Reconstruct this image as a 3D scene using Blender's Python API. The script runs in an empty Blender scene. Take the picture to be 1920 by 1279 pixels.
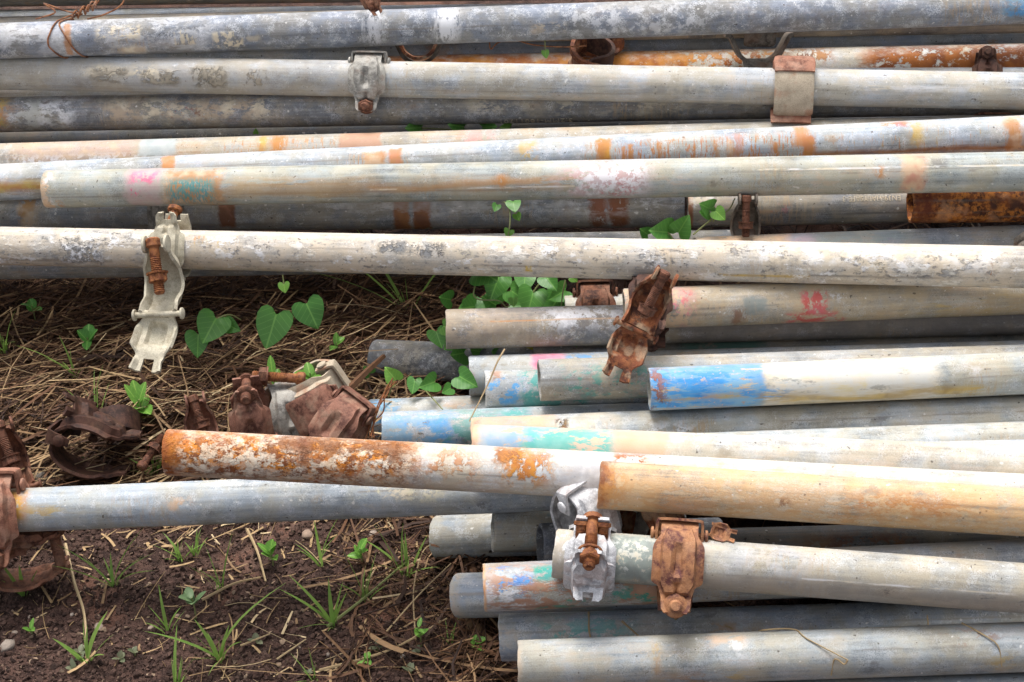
import bpy, bmesh, math, random
from mathutils import Vector, Matrix, noise as mnoise
random.seed(11)
S = bpy.context.scene
COL = S.collection
rad = math.radians

# ------------------------------------------------------------------ camera, sky, sun, exposure
CAM_H = 1.3701
CAM_M = Matrix(((0.99757458, 0.05551267, 0.04199159), (0.0, 0.60327822, -0.79753080), (-0.06960567, 0.79559646, 0.60181502)))
FPX = 3500.0
cam_data = bpy.data.cameras.new('camera')
cam = bpy.data.objects.new('camera', cam_data)
COL.objects.link(cam)
cam.matrix_world = Matrix.Translation((0, 0, CAM_H)) @ CAM_M.to_4x4()
cam_data.sensor_width = 36.0
cam_data.lens = FPX / 1920.0 * 36.0
cam_data.clip_start = 0.05
cam_data.clip_end = 500.0
S.camera = cam

SUN_EL, SUN_AZ = 70.0, -12.0          # azimuth measured from +Y (away from the viewer) towards +X
world = bpy.data.worlds.new('World')
S.world = world
world.use_nodes = True
wn = world.node_tree
sky = wn.nodes.new('ShaderNodeTexSky')
sky.sky_type = 'NISHITA'
sky.sun_disc = False
sky.sun_elevation = rad(SUN_EL)
sky.sun_rotation = rad(SUN_AZ)
sky.air_density = 1.0
sky.dust_density = 6.0
sky.ozone_density = 0.6
bg = wn.nodes['Background']
bg.inputs['Strength'].default_value = 0.15
hs = wn.nodes.new('ShaderNodeHueSaturation')       # thin overcast: the sky's blue is washed out
hs.inputs['Saturation'].default_value = 0.40
wn.links.new(sky.outputs[0], hs.inputs['Color'])
wn.links.new(hs.outputs[0], bg.inputs['Color'])
sd = bpy.data.lights.new('sun', 'SUN')
sd.energy = 1.5
sd.angle = rad(28)
sd.color = (1.0, 0.98, 0.955)
sun = bpy.data.objects.new('sun', sd)
COL.objects.link(sun)
dirv = Vector((math.sin(rad(SUN_AZ)) * math.cos(rad(SUN_EL)), math.cos(rad(SUN_AZ)) * math.cos(rad(SUN_EL)), math.sin(rad(SUN_EL))))
sun.rotation_euler = dirv.to_track_quat('Z', 'Y').to_euler()
S.view_settings.view_transform = 'Standard'
S.view_settings.look = 'None'
S.view_settings.gamma = 1.0
S.view_settings.exposure = 0.62

S.cycles.max_bounces = 5
S.cycles.diffuse_bounces = 4
S.cycles.glossy_bounces = 2
S.cycles.transmission_bounces = 2
S.cycles.transparent_max_bounces = 4
S.cycles.use_adaptive_sampling = True
S.cycles.adaptive_threshold = 0.02

# ------------------------------------------------------------------ places in the yard
def at(px, py, depth):
    c = Vector(((px - 960.0) / FPX * depth, -(py - 639.5) / FPX * depth, -depth))
    return CAM_M @ c + Vector((0, 0, CAM_H))
def on_z(px, py, z=0.0):
    c = Vector(((px - 960.0) / FPX, -(py - 639.5) / FPX, -1.0))
    d = CAM_M @ c
    t = (z - CAM_H) / d.z
    return d * t + Vector((0, 0, CAM_H))
CAMP = Vector((0, 0, CAM_H))
CX, CY, CZ = (CAM_M @ Vector((1, 0, 0)), CAM_M @ Vector((0, 1, 0)), CAM_M @ Vector((0, 0, 1)))

# ------------------------------------------------------------------ node helpers
class NT:
    def __init__(s, tree): s.t = tree
    def n(s, typ, **kw):
        nd = s.t.nodes.new(typ)
        for k, v in kw.items(): setattr(nd, k, v)
        return nd
    def put(s, sock, v):
        if v is None: return
        if isinstance(v, bpy.types.NodeSocket): s.t.links.new(v, sock)
        else:
            if sock.type == 'RGBA' and len(v) == 3: v = (*v, 1.0)
            sock.default_value = v
    def math(s, op, a, b=None, c=None, clamp=False):
        nd = s.n('ShaderNodeMath', operation=op, use_clamp=clamp)
        s.put(nd.inputs[0], a); s.put(nd.inputs[1], b); s.put(nd.inputs[2], c)
        return nd.outputs[0]
    def vmath(s, op, a, b=None):
        nd = s.n('ShaderNodeVectorMath', operation=op)
        s.put(nd.inputs[0], a); s.put(nd.inputs[1], b)
        return nd.outputs[0]
    def noise(s, vec, scale, detail=3.0, rough=0.55, dist=0.0):
        nd = s.n('ShaderNodeTexNoise')
        s.put(nd.inputs['Vector'], vec); s.put(nd.inputs['Scale'], scale)
        nd.inputs['Detail'].default_value = detail; nd.inputs['Roughness'].default_value = rough
        nd.inputs['Distortion'].default_value = dist
        return nd.outputs['Fac']
    def sstep(s, v, a, b):
        nd = s.n('ShaderNodeMapRange', interpolation_type='SMOOTHSTEP')
        s.put(nd.inputs[0], v); s.put(nd.inputs[1], a); s.put(nd.inputs[2], b)
        return nd.outputs[0]
    def mix(s, fac, a, b, mode='MIX'):
        nd = s.n('ShaderNodeMix', data_type='RGBA', blend_type=mode)
        s.put(nd.inputs[0], fac); s.put(nd.inputs[6], a); s.put(nd.inputs[7], b)
        return nd.outputs[2]
    def comb(s, x, y, z):
        nd = s.n('ShaderNodeCombineXYZ')
        s.put(nd.inputs[0], x); s.put(nd.inputs[1], y); s.put(nd.inputs[2], z)
        return nd.outputs[0]

def group(name, ins, outs):
    g = bpy.data.node_groups.new(name, 'ShaderNodeTree')
    for nm, ty, df in ins:
        sk = g.interface.new_socket(nm, in_out='INPUT', socket_type='NodeSocket' + ty)
        if df is not None: sk.default_value = df if ty == 'Float' else ((*df, 1.0) if ty == 'Color' else df)
    for nm, ty in outs: g.interface.new_socket(nm, in_out='OUTPUT', socket_type='NodeSocket' + ty)
    h = NT(g)
    gi = h.n('NodeGroupInput'); go = h.n('NodeGroupOutput')
    return g, h, gi.outputs, go.inputs

# weathered zinc: streaks drawn along the tube, dust, white oxide, dark tarnish, specks of rust
GALV, h, I, O = group('weathered_zinc', [('P', 'Vector', (0, 0, 0)), ('Base', 'Color', (.4, .4, .4)), ('Dirt', 'Color', (.43, .38, .29)), ('DirtA', 'Float', .3), ('WhiteA', 'Float', .3), ('DarkA', 'Float', .3), ('RustA', 'Float', .1)],
                      [('Color', 'Color'), ('Height', 'Float'), ('Rough', 'Float')])
P = I['P']
st = h.noise(h.vmath('MULTIPLY', P, (9, 130, 130)), 1.0, 3.0, .6)
st2 = h.noise(h.vmath('MULTIPLY', P, (14, 330, 330)), 1.0, 2.0, .65)
gr = h.noise(P, 800.0, 1.0, .7)
pa = h.noise(P, 24.0, 4.0, .66)
pb = h.noise(h.vmath('ADD', P, (3.1, 7.7, 1.3)), 64.0, 4.0, .70)
pc = h.noise(h.vmath('ADD', P, (8.1, 2.7, 5.3)), 85.0, 4.0, .72)
pd = h.noise(h.vmath('ADD', P, (1.1, 9.2, 4.3)), 17.0, 2.0, .55)
fl = h.noise(h.vmath('ADD', P, (4.4, 4.2, 9.3)), 260.0, 0.0, .5)
k = h.math('ADD', h.math('ADD', h.math('MULTIPLY', st, 1.0), h.math('MULTIPLY', st2, .6)), h.math('MULTIPLY', gr, .70))
k = h.math('ADD', k, h.math('ADD', h.math('MULTIPLY', pd, 1.1), h.math('MULTIPLY', pc, .9)))
k = h.math('MAXIMUM', h.math('SUBTRACT', k, 1.17), .25)
c = h.mix(1.0, I['Base'], h.comb(k, k, k), 'MULTIPLY')
c = h.mix(1.0, c, h.mix(h.sstep(pa, .36, .62), (.92, .99, 1.10), (1.03, 1.0, .92)), 'MULTIPLY')
c = h.mix(h.math('MULTIPLY', h.math('ADD', h.sstep(pa, .40, .66), h.math('MULTIPLY', h.sstep(st2, .45, .7), .45)), I['DirtA'], clamp=True), c, I['Dirt'])
drk = h.math('MULTIPLY', h.math('MULTIPLY', h.sstep(pc, .47, .66), h.sstep(gr, .35, .6)), I['DarkA'], clamp=True)
c = h.mix(drk, c, (.085, .082, .085))
drs = h.math('MULTIPLY', h.math('MULTIPLY', h.sstep(st2, .60, .72), h.sstep(pa, .45, .6)), I['DarkA'], clamp=True)
c = h.mix(drs, c, (.10, .095, .09))
wht = h.math('MULTIPLY', h.math('MULTIPLY', h.sstep(pb, .47, .64), h.sstep(gr, .38, .58)), I['WhiteA'], clamp=True)
c = h.mix(wht, c, (.70, .715, .75))
rst = h.math('MULTIPLY', h.math('MULTIPLY', h.sstep(pd, .48, .64), h.math('ADD', h.math('MULTIPLY', h.sstep(st2, .40, .62), .6), h.math('MULTIPLY', h.sstep(pc, .44, .60), .5))), h.math('MULTIPLY', I['RustA'], 1.6), clamp=True)
c = h.mix(rst, c, h.mix(gr, (.34, .16, .06), (.50, .29, .13)))
spk = h.sstep(fl, .80, .85)
c = h.mix(h.math('MULTIPLY', spk, .75), c, (.06, .045, .035))
wsp = h.sstep(h.noise(h.vmath('ADD', P, (2.4, 1.2, 3.3)), 210.0, 0.0, .5), .80, .85)
c = h.mix(h.math('MULTIPLY', wsp, .6), c, (.78, .76, .72))
hh = h.math('MULTIPLY', gr, .55)
h.put(O['Color'], c); h.put(O['Height'], hh)
h.put(O['Rough'], h.math('ADD', .50, h.math('MULTIPLY', h.math('ADD', wht, h.math('MULTIPLY', pa, .6)), .35)))

# a stain, paint band or crust laid over a stretch of the tube
MARK, h, I, O = group('stain_or_paint', [('Color', 'Color', (0, 0, 0)), ('Height', 'Float', 0), ('P', 'Vector', (0, 0, 0)), ('N2', 'Float', .5), ('X', 'Float', 0), ('V', 'Float', 0), ('X0', 'Float', 0), ('X1', 'Float', 1), ('V0', 'Float', -1), ('V1', 'Float', 1),
                      ('Soft', 'Float', .004), ('Cover', 'Float', 1), ('Scale', 'Float', 60), ('Stretch', 'Float', 1), ('Paint', 'Color', (1, 0, 0)), ('Paint2', 'Color', (1, 0, 0)), ('Amount', 'Float', 1), ('Bump', 'Float', 0)],
                      [('Color', 'Color'), ('Height', 'Float')])
pv = h.vmath('MULTIPLY', I['P'], h.comb(h.math('DIVIDE', 1.0, I['Stretch']), 1.0, 1.0))
n1 = h.noise(pv, I['Scale'], 5.0, .74)
n2 = I['N2']
j = h.math('MULTIPLY', h.math('SUBTRACT', n1, .5), h.math('MULTIPLY', I['Soft'], 5.0))
xx = h.math('ADD', I['X'], j)
mx = h.math('MULTIPLY', h.sstep(xx, h.math('SUBTRACT', I['X0'], I['Soft']), h.math('ADD', I['X0'], I['Soft'])),
            h.math('SUBTRACT', 1.0, h.sstep(xx, h.math('SUBTRACT', I['X1'], I['Soft']), h.math('ADD', I['X1'], I['Soft']))))
sv = h.math('MAXIMUM', h.math('MULTIPLY', I['Soft'], 32.0), .04)
vv = h.math('ADD', I['V'], h.math('MULTIPLY', j, 32.0))
mv = h.math('MULTIPLY', h.sstep(vv, h.math('SUBTRACT', I['V0'], sv), h.math('ADD', I['V0'], sv)),
            h.math('SUBTRACT', 1.0, h.sstep(vv, h.math('SUBTRACT', I['V1'], sv), h.math('ADD', I['V1'], sv))))
nn = h.math('MULTIPLY', h.math('SUBTRACT', n1, .25), 2.0)
th = h.math('SUBTRACT', 1.0, I['Cover'])
cv = h.sstep(nn, h.math('SUBTRACT', th, .075), h.math('ADD', th, .075))
m = h.math('MULTIPLY', h.math('MULTIPLY', mx, mv), cv)
ma = h.math('MULTIPLY', m, I['Amount'], clamp=True)
h.put(O['Color'], h.mix(ma, I['Color'], h.mix(h.sstep(n2, .42, .6), I['Paint'], I['Paint2'])))
h.put(O['Height'], h.math('ADD', I['Height'], h.math('MULTIPLY', h.math('MULTIPLY', m, h.math('ADD', n1, .4)), I['Bump'])))

RUST, h, I, O = group('iron_rust', [('P', 'Vector', (0, 0, 0)), ('Dark', 'Color', (.05, .022, .015)), ('Mid', 'Color', (.16, .07, .04)), ('Bright', 'Color', (.36, .16, .06)), ('BrightA', 'Float', .4), ('Pale', 'Color', (.5, .4, .3)), ('PaleA', 'Float', .1), ('Scale', 'Float', 60)],
                      [('Color', 'Color'), ('Height', 'Float')])
a = h.noise(I['P'], I['Scale'], 4.0, .68)
b = h.noise(h.vmath('ADD', I['P'], (3, 5, 1)), h.math('MULTIPLY', I['Scale'], 2.6), 4.0, .68)
e = h.noise(h.vmath('ADD', I['P'], (9, 2, 7)), h.math('MULTIPLY', I['Scale'], .6), 3.0, .65)
g2 = h.noise(I['P'], 1000.0, 0.0, .6)
c = h.mix(h.sstep(a, .36, .6), I['Dark'], I['Mid'])
c = h.mix(h.math('MULTIPLY', h.sstep(b, .45, .62), I['BrightA'], clamp=True), c, I['Bright'])
c = h.mix(h.math('MULTIPLY', h.sstep(e, .5, .62), I['PaleA'], clamp=True), c, I['Pale'])
k = h.math('ADD', .72, h.math('MULTIPLY', g2, .56))
c = h.mix(1.0, c, h.comb(k, k, k), 'MULTIPLY')
h.put(O['Color'], c)
h.put(O['Height'], h.math('ADD', h.math('MULTIPLY', b, .9), h.math('MULTIPLY', g2, .35)))

def new_mat(name):
    m = bpy.data.materials.new(name); m.use_nodes = True
    t = NT(m.node_tree)
    return m, t, m.node_tree.nodes['Principled BSDF']
def use(t, grp, **kw):
    nd = t.n('ShaderNodeGroup'); nd.node_tree = grp
    for kk, v in kw.items(): t.put(nd.inputs[kk], v)
    return nd.outputs
def bump(t, b, height, dist, strength=1.0):
    nd = t.n('ShaderNodeBump'); nd.inputs['Distance'].default_value = dist; nd.inputs['Strength'].default_value = strength
    t.put(nd.inputs['Height'], height); t.put(b.inputs['Normal'], nd.outputs[0])

R = 0.02306
def tube_material(name, seed, base, dirt=(.43, .37, .275), D=.3, W=.3, K=.3, U=.1, marks=(), metal=0.0, rust=None, depth=.00022):
    """marks: (x0, x1, v0, v1, colour, second colour, soft, cover, noise scale, stretch, amount, bump) with x in metres from the tube's left end"""
    base = tuple(.86 * v for v in base)
    m, t, b = new_mat(name)
    oc = t.n('ShaderNodeTexCoord').outputs['Object']
    sp = t.n('ShaderNodeSeparateXYZ'); t.put(sp.inputs[0], oc)
    P = t.vmath('ADD', oc, (seed * 1.37, seed * .71, seed * 2.13))
    X = sp.outputs[0]; V = t.math('DIVIDE', sp.outputs[1], R)
    if rust:
        o = use(t, RUST, P=P, **rust); rough = .75; metal = 0.0
    else:
        o = use(t, GALV, P=P, Base=base, Dirt=dirt, DirtA=D, WhiteA=W, DarkA=K, RustA=U); rough = o['Rough']
    colr, hgt = o['Color'], o['Height']
    n2s = t.noise(P, 30.0, 3.0, .65) if marks else None
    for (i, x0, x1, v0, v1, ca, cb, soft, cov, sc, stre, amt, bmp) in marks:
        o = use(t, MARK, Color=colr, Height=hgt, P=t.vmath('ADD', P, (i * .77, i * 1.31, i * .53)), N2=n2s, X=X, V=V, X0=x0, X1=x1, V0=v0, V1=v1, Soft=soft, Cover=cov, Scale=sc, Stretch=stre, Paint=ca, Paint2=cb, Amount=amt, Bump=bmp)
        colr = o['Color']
        if bmp: hgt = o['Height']
    t.put(b.inputs['Base Color'], colr); t.put(b.inputs['Roughness'], rough)
    b.inputs['Metallic'].default_value = metal
    b.inputs['Specular IOR Level'].default_value = .32
    bump(t, b, hgt, depth)
    return m

def rust_material(name, dark, mid, bright, BA=.4, pale=(.5, .4, .3), PA=.1, scale=60, depth=.0004):
    m, t, b = new_mat(name)
    oc = t.n('ShaderNodeTexCoord').outputs['Object']
    rnd = t.n('ShaderNodeObjectInfo').outputs['Random']
    P = t.vmath('ADD', oc, t.comb(t.math('MULTIPLY', rnd, 13.0), t.math('MULTIPLY', rnd, 7.0), 0.0))
    o = use(t, RUST, P=P, Dark=dark, Mid=mid, Bright=bright, BrightA=BA, Pale=pale, PaleA=PA, Scale=scale)
    t.put(b.inputs['Base Color'], o['Color']); b.inputs['Roughness'].default_value = .72
    b.inputs['Specular IOR Level'].default_value = .3
    bump(t, b, o['Height'], depth)
    return m

# ------------------------------------------------------------------ object helpers
def tag(o, label=None, cat=None, grp=None, kind=None):
    if label: o['label'] = label
    if cat: o['category'] = cat
    if grp: o['group'] = grp
    if kind: o['kind'] = kind
    return o
def empty(name, mw, label, cat, grp=None):
    o = bpy.data.objects.new(name, None); COL.objects.link(o); o.matrix_world = mw
    o.empty_display_size = .02
    return tag(o, label, cat, grp)
def link(name, me, m=None, parent=None, mw=None):
    if m is not None and len(me.materials) == 0: me.materials.append(m)
    o = bpy.data.objects.new(name, me); COL.objects.link(o)
    if parent is not None: o.parent = parent
    if mw is not None:
        if parent is not None: o.matrix_local = mw
        else: o.matrix_world = mw
    return o
def mesh_from(name, verts, faces, smooth=True, sharp=None):
    me = bpy.data.meshes.new(name); me.from_pydata(verts, [], faces); me.update()
    if smooth:
        me.polygons.foreach_set('use_smooth', [True] * len(me.polygons))
        if sharp: me.set_sharp_from_angle(angle=rad(sharp))
    return me
def frame(o, x, y, z):
    m = Matrix((x, y, z)).transposed().to_4x4(); m.translation = o
    return m
def catmull(pts, n):
    pts = [Vector(p) for p in pts]; out = []
    q = [pts[0] * 2 - pts[1]] + pts + [pts[-1] * 2 - pts[-2]]
    for i in range(1, len(q) - 2):
        for k in range(n):
            t = k / n
            p0, p1, p2, p3 = q[i - 1], q[i], q[i + 1], q[i + 2]
            out.append(.5 * ((2 * p1) + (p2 - p0) * t + (2 * p0 - 5 * p1 + 4 * p2 - p3) * t * t + (3 * p1 - p0 - 3 * p2 + p3) * t ** 3))
    out.append(pts[-1])
    return out
def tube_mesh(name, pts, r, n=6, r_end=None, cap=True):
    vs, fs = [], []
    pts = [Vector(p) for p in pts]; N = len(pts)
    up = Vector((0, 0, 1))
    tprev = (pts[1] - pts[0]).normalized()
    a = tprev.cross(up)
    if a.length < 1e-4: a = tprev.cross(Vector((1, 0, 0)))
    a.normalize()
    for i, p in enumerate(pts):
        t = (pts[min(i + 1, N - 1)] - pts[max(i - 1, 0)]).normalized()
        a = (a - t * a.dot(t)).normalized(); b = t.cross(a)
        rr = r if r_end is None else r + (r_end - r) * i / (N - 1)
        if callable(r): rr = r(i / (N - 1))
        for k in range(n):
            th = 2 * math.pi * k / n
            vs.append(p + (a * math.cos(th) + b * math.sin(th)) * rr)
    for i in range(N - 1):
        for k in range(n):
            fs.append((i * n + k, i * n + (k + 1) % n, (i + 1) * n + (k + 1) % n, (i + 1) * n + k))
    if cap:
        fs.append(tuple(range(n - 1, -1, -1))); fs.append(tuple((N - 1) * n + k for k in range(n)))
    return mesh_from(name, vs, fs, True, 50)

# ------------------------------------------------------------------ the ground
def ground_h(x, y):
    h = .012 * mnoise.noise((x * 2.1, y * 2.1, .3)) + .010 * mnoise.noise((x * 6, y * 6, 1.7)) + .006 * mnoise.noise((x * 17, y * 17, 4.2))
    h += .0035 * mnoise.noise((x * 45, y * 45, 9.1)) + .0018 * mnoise.noise((x * 110, y * 110, 2.2))
    r = max(0.0, min(1.0, (x + .02) / .25)) * max(0, min(1, (1.5 - y) / .12))
    b = max(0, min(1, (y - 1.75) / .25))
    return h + .022 * r - .012 * b - .024
def axis(lo, hi, step, far):
    v = []; c = lo
    while c <= hi: v.append(c); c += step
    s = step; a = lo; b = hi; left = []; right = []
    while a > -far: s *= 1.35; a -= s; left.append(a)
    s = step
    while b < far: s *= 1.35; b += s; right.append(b)
    return left[::-1] + v + right
gx = axis(-.80, .70, .005, 60.0); gy = axis(1.08, 2.45, .005, 60.0)
verts = [(x, y, ground_h(x, y) if abs(x) < 3 and abs(y) < 5 else 0.0) for y in gy for x in gx]
nx = len(gx)
faces = [(j * nx + i, j * nx + i + 1, (j + 1) * nx + i + 1, (j + 1) * nx + i) for j in range(len(gy) - 1) for i in range(nx - 1)]
soil, t, b = new_mat('damp_soil')
oc = t.n('ShaderNodeTexCoord').outputs['Object']
n1 = t.noise(oc, 7.0, 3.0, .6); n2 = t.noise(oc, 60.0, 4.0, .7); n3 = t.noise(oc, 420.0, 2.0, .7); n4 = t.noise(t.vmath('ADD', oc, (3, 1, 7)), 14.0, 3.0, .6)
c = t.mix(t.sstep(n2, .35, .65), (.028, .0145, .0115), (.088, .048, .036))
c = t.mix(t.math('MULTIPLY', t.sstep(n1, .50, .64), .7), c, (.21, .10, .065))
c = t.mix(t.math('MULTIPLY', t.sstep(n4, .56, .68), .35), c, (.19, .13, .10))
c = t.mix(t.sstep(n3, .60, .75), c, (.17, .11, .085))
t.put(b.inputs['Base Color'], c); b.inputs['Roughness'].default_value = .85; b.inputs['Specular IOR Level'].default_value = .25
bump(t, b, t.math('ADD', n2, t.math('MULTIPLY', n3, .5)), .006)
o = link('ground', mesh_from('ground', verts, faces), soil); tag(o, kind='structure')

# crumbs of earth strewn over the bare soil: beyond counting
ICO = bmesh.new(); bmesh.ops.create_icosphere(ICO, subdivisions=1, radius=1.0)
ICO_V = [v.co.copy() for v in ICO.verts]; ICO_F = [tuple(v.index for v in f.verts) for f in ICO.faces]; ICO.free()
def lumps(name, n, place, smin, smax, m, label, cat):
    vs, fs = [], []
    for _ in range(n):
        c = place()
        if c is None: continue
        s = smin + (smax - smin) * random.random() ** 3
        q = Matrix.Rotation(random.random() * 6.28, 3, Vector((random.random() - .5, random.random() - .5, random.random() - .5 + 1e-3)).normalized())
        sc = Vector((1, .7 + .5 * random.random(), .55 + .4 * random.random()))
        k = len(vs)
        for v in ICO_V:
            w = v * (.75 + .5 * random.random())
            vs.append(c + q @ Vector((w.x * sc.x, w.y * sc.y, w.z * sc.z)) * s)
        fs += [(a + k, b + k, d + k) for a, b, d in ICO_F]
    o = link(name, mesh_from(name, vs, fs, True, 40), m)
    return tag(o, label, cat, kind='stuff')
crumb, t, b = new_mat('earth_crumb')
geo = t.n('ShaderNodeNewGeometry').outputs['Random Per Island']
oc = t.n('ShaderNodeTexCoord').outputs['Object']
n2 = t.noise(oc, 300.0, 1.0, .7)
c = t.mix(t.sstep(geo, 0.0, .8), (.026, .015, .012), (.095, .056, .043))
c = t.mix(t.sstep(geo, .93, .97), c, (.27, .19, .13))
k = t.math('ADD', .6, t.math('MULTIPLY', n2, .8))
t.put(b.inputs['Base Color'], t.mix(1.0, c, t.comb(k, k, k), 'MULTIPLY')); b.inputs['Roughness'].default_value = .9; b.inputs['Specular IOR Level'].default_value = .2
bump(t, b, n2, .0015)
def soil_spot():
    px = random.uniform(-60, 1000); py = random.uniform(880, 1330)
    p = on_z(px, py, 0.0); p.z = ground_h(p.x, p.y) + .0005
    return p
lumps('soil_crumbs', 15000, soil_spot, .0008, .0042, crumb, 'dark crumbs of earth strewn over the bare soil at lower left', 'soil')
def soil_spot2():
    p = on_z(random.uniform(1150, 1960), random.uniform(1240, 1300), .02); p.z = ground_h(p.x, p.y) + .001
    return p
lumps('soil_crumbs', 900, soil_spot2, .001, .005, crumb, 'crumbs of earth under the front edge of the pile at lower right', 'soil')

# straw and hay
def straw_material(name, lo, hi, pale):
    m, t, b = new_mat(name)
    geo = t.n('ShaderNodeNewGeometry').outputs['Random Per Island']
    oc = t.n('ShaderNodeTexCoord').outputs['Object']
    n2 = t.noise(oc, 160.0, 0.0, .6)
    c = t.mix(t.sstep(geo, 0.0, .75), lo, hi)
    c = t.mix(t.sstep(geo, .80, .97), c, pale)
    k = t.math('ADD', .65, t.math('MULTIPLY', n2, .7))
    t.put(b.inputs['Base Color'], t.mix(1.0, c, t.comb(k, k, k), 'MULTIPLY')); b.inputs['Roughness'].default_value = .7
    b.inputs['Specular IOR Level'].default_value = .3
    return m
M_HAY = straw_material('old_hay', (.026, .011, .006), (.115, .054, .025), (.27, .165, .082))
M_STRAW = straw_material('dry_straw', (.20, .12, .06), (.36, .24, .12), (.50, .38, .22))
def straw_field(name, n, place, lmin, lmax, wmin, wmax, m, label, lift=.02, tilt=.25, flow=None):
    vs, fs = [], []
    for _ in range(n):
        c = place()
        if c is None: continue
        L = random.uniform(lmin, lmax) * (1 if random.random() < .85 else 1.8)
        w = random.uniform(wmin, wmax)
        th = random.uniform(0, math.pi) if flow is None or random.random() < .35 else random.gauss(flow, .45)
        d = Vector((math.cos(th), math.sin(th), random.gauss(0, tilt))).normalized()
        sd_ = d.cross(Vector((0, 0, 1))).normalized(); upv = sd_.cross(d)
        bk_ = 3.5 if random.random() < .08 else 1.0
        bend = random.gauss(0, .05) * L * bk_; bz = random.gauss(0, .04) * L * bk_
        flat = random.random() < .45
        if random.random() < .03: w *= 1.9; flat = True
        nseg = 4; k = len(vs)
        for i in range(nseg + 1):
            u = i / nseg - .5
            p = c + d * (u * L) + sd_ * (bend * (u * u * 4 - .4)) + upv * (bz * (u * u * 4 - .4))
            ww = w * (1 - .6 * max(0, u))
            if flat:
                for a, q in ((-1, 0), (0, .35), (1, 0)): vs.append(p + sd_ * (a * ww * 1.5) + upv * (q * ww))
            else:
                for a in (0, 2.09, 4.19): vs.append(p + (sd_ * math.cos(a) + upv * math.sin(a)) * ww * .8)
        for i in range(nseg):
            for q in range(2 if flat else 3):
                a = k + i * 3 + q; b2 = k + i * 3 + (q + 1) % 3
                fs.append((a, b2, b2 + 3, a + 3))
    o = link(name, mesh_from(name, vs, fs), m)
    return tag(o, label, 'hay', kind='stuff')
def hay_spot():
    px = random.uniform(-120, 900); py = random.uniform(470, 905)
    if px > 700 and py > 760: return None
    if py > 830 and random.random() < .75: return None
    p = on_z(px, py, .012)
    q = max(0, min(1, (880 - py) / 120))
    p.z = ground_h(p.x, p.y) + random.uniform(.0, .036) * q + .002
    return p
straw_field('hay', 12500, hay_spot, .025, .10, .0004, .0012, M_HAY, 'matted brown hay covering the ground under the cream tube', flow=.35)
def hay_top():
    px = random.uniform(-60, 820); py = random.uniform(560, 900)
    if px > 690 and py > 760: return None
    p = on_z(px, py, .03); p.z = ground_h(p.x, p.y) + random.uniform(.024, .045) * max(.1, min(1, (900 - py) / 130)) + .003
    return p
straw_field('loose_straw', 380, hay_top, .05, .14, .0004, .0010, M_STRAW, 'pale straw stalks lying loose on top of the brown hay', tilt=.18, flow=.4)
def soil_straw():
    px = random.uniform(-30, 960); py = 930 + 360 * random.random() ** 1.5
    if px < 300 and random.random() < .5: return None
    p = on_z(px, py, .004); p.z = ground_h(p.x, p.y) + random.uniform(.001, .007)
    return p
straw_field('scattered_straw', 150, soil_straw, .015, .07, .0004, .0010, M_STRAW, 'bits of dry straw scattered over the dark soil', tilt=.10)
def soil_chaff():
    px = random.uniform(-30, 960); py = 940 + 330 * random.random() ** 2.2
    p = on_z(px, py, -.02); p.z = ground_h(p.x, p.y) + random.uniform(.001, .004)
    return p
straw_field('fine_chaff', 420, soil_chaff, .006, .022, .0004, .0009, M_STRAW, 'fine broken chaff sprinkled on the soil under the grey tube', tilt=.08)
def edge_straw():
    t_ = random.random()
    px = random.gauss(890, 32) if t_ > .4 else random.uniform(800, 1040)
    py = random.uniform(1010, 1300) if t_ > .4 else random.uniform(955, 1080)
    p = on_z(px, py, -.015); p.z = ground_h(p.x, p.y) + random.uniform(.001, .02)
    return p
straw_field('tangled_straw', 420, edge_straw, .03, .10, .0005, .0013, M_HAY, 'tangled brown straw drifted against the tube ends at lower centre', tilt=.35)
def edge2():
    p = on_z(random.uniform(1120, 1960), random.gauss(1268, 9), .03); p.z = ground_h(p.x, p.y) + random.uniform(.002, .010)
    return p
straw_field('chaff', 330, edge2, .010, .035, .0006, .0016, M_STRAW, 'chaff and broken straw along the foot of the front tube', tilt=.12)
def under():
    p = on_z(random.uniform(640, 1980), random.uniform(300, 1250), .0); p.z = ground_h(p.x, p.y) + random.uniform(0, .012)
    return p
straw_field('hay_litter', 2600, under, .03, .09, .0005, .0014, M_HAY, 'dark hay litter lying in the shade beneath the pile of tubes')

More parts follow.
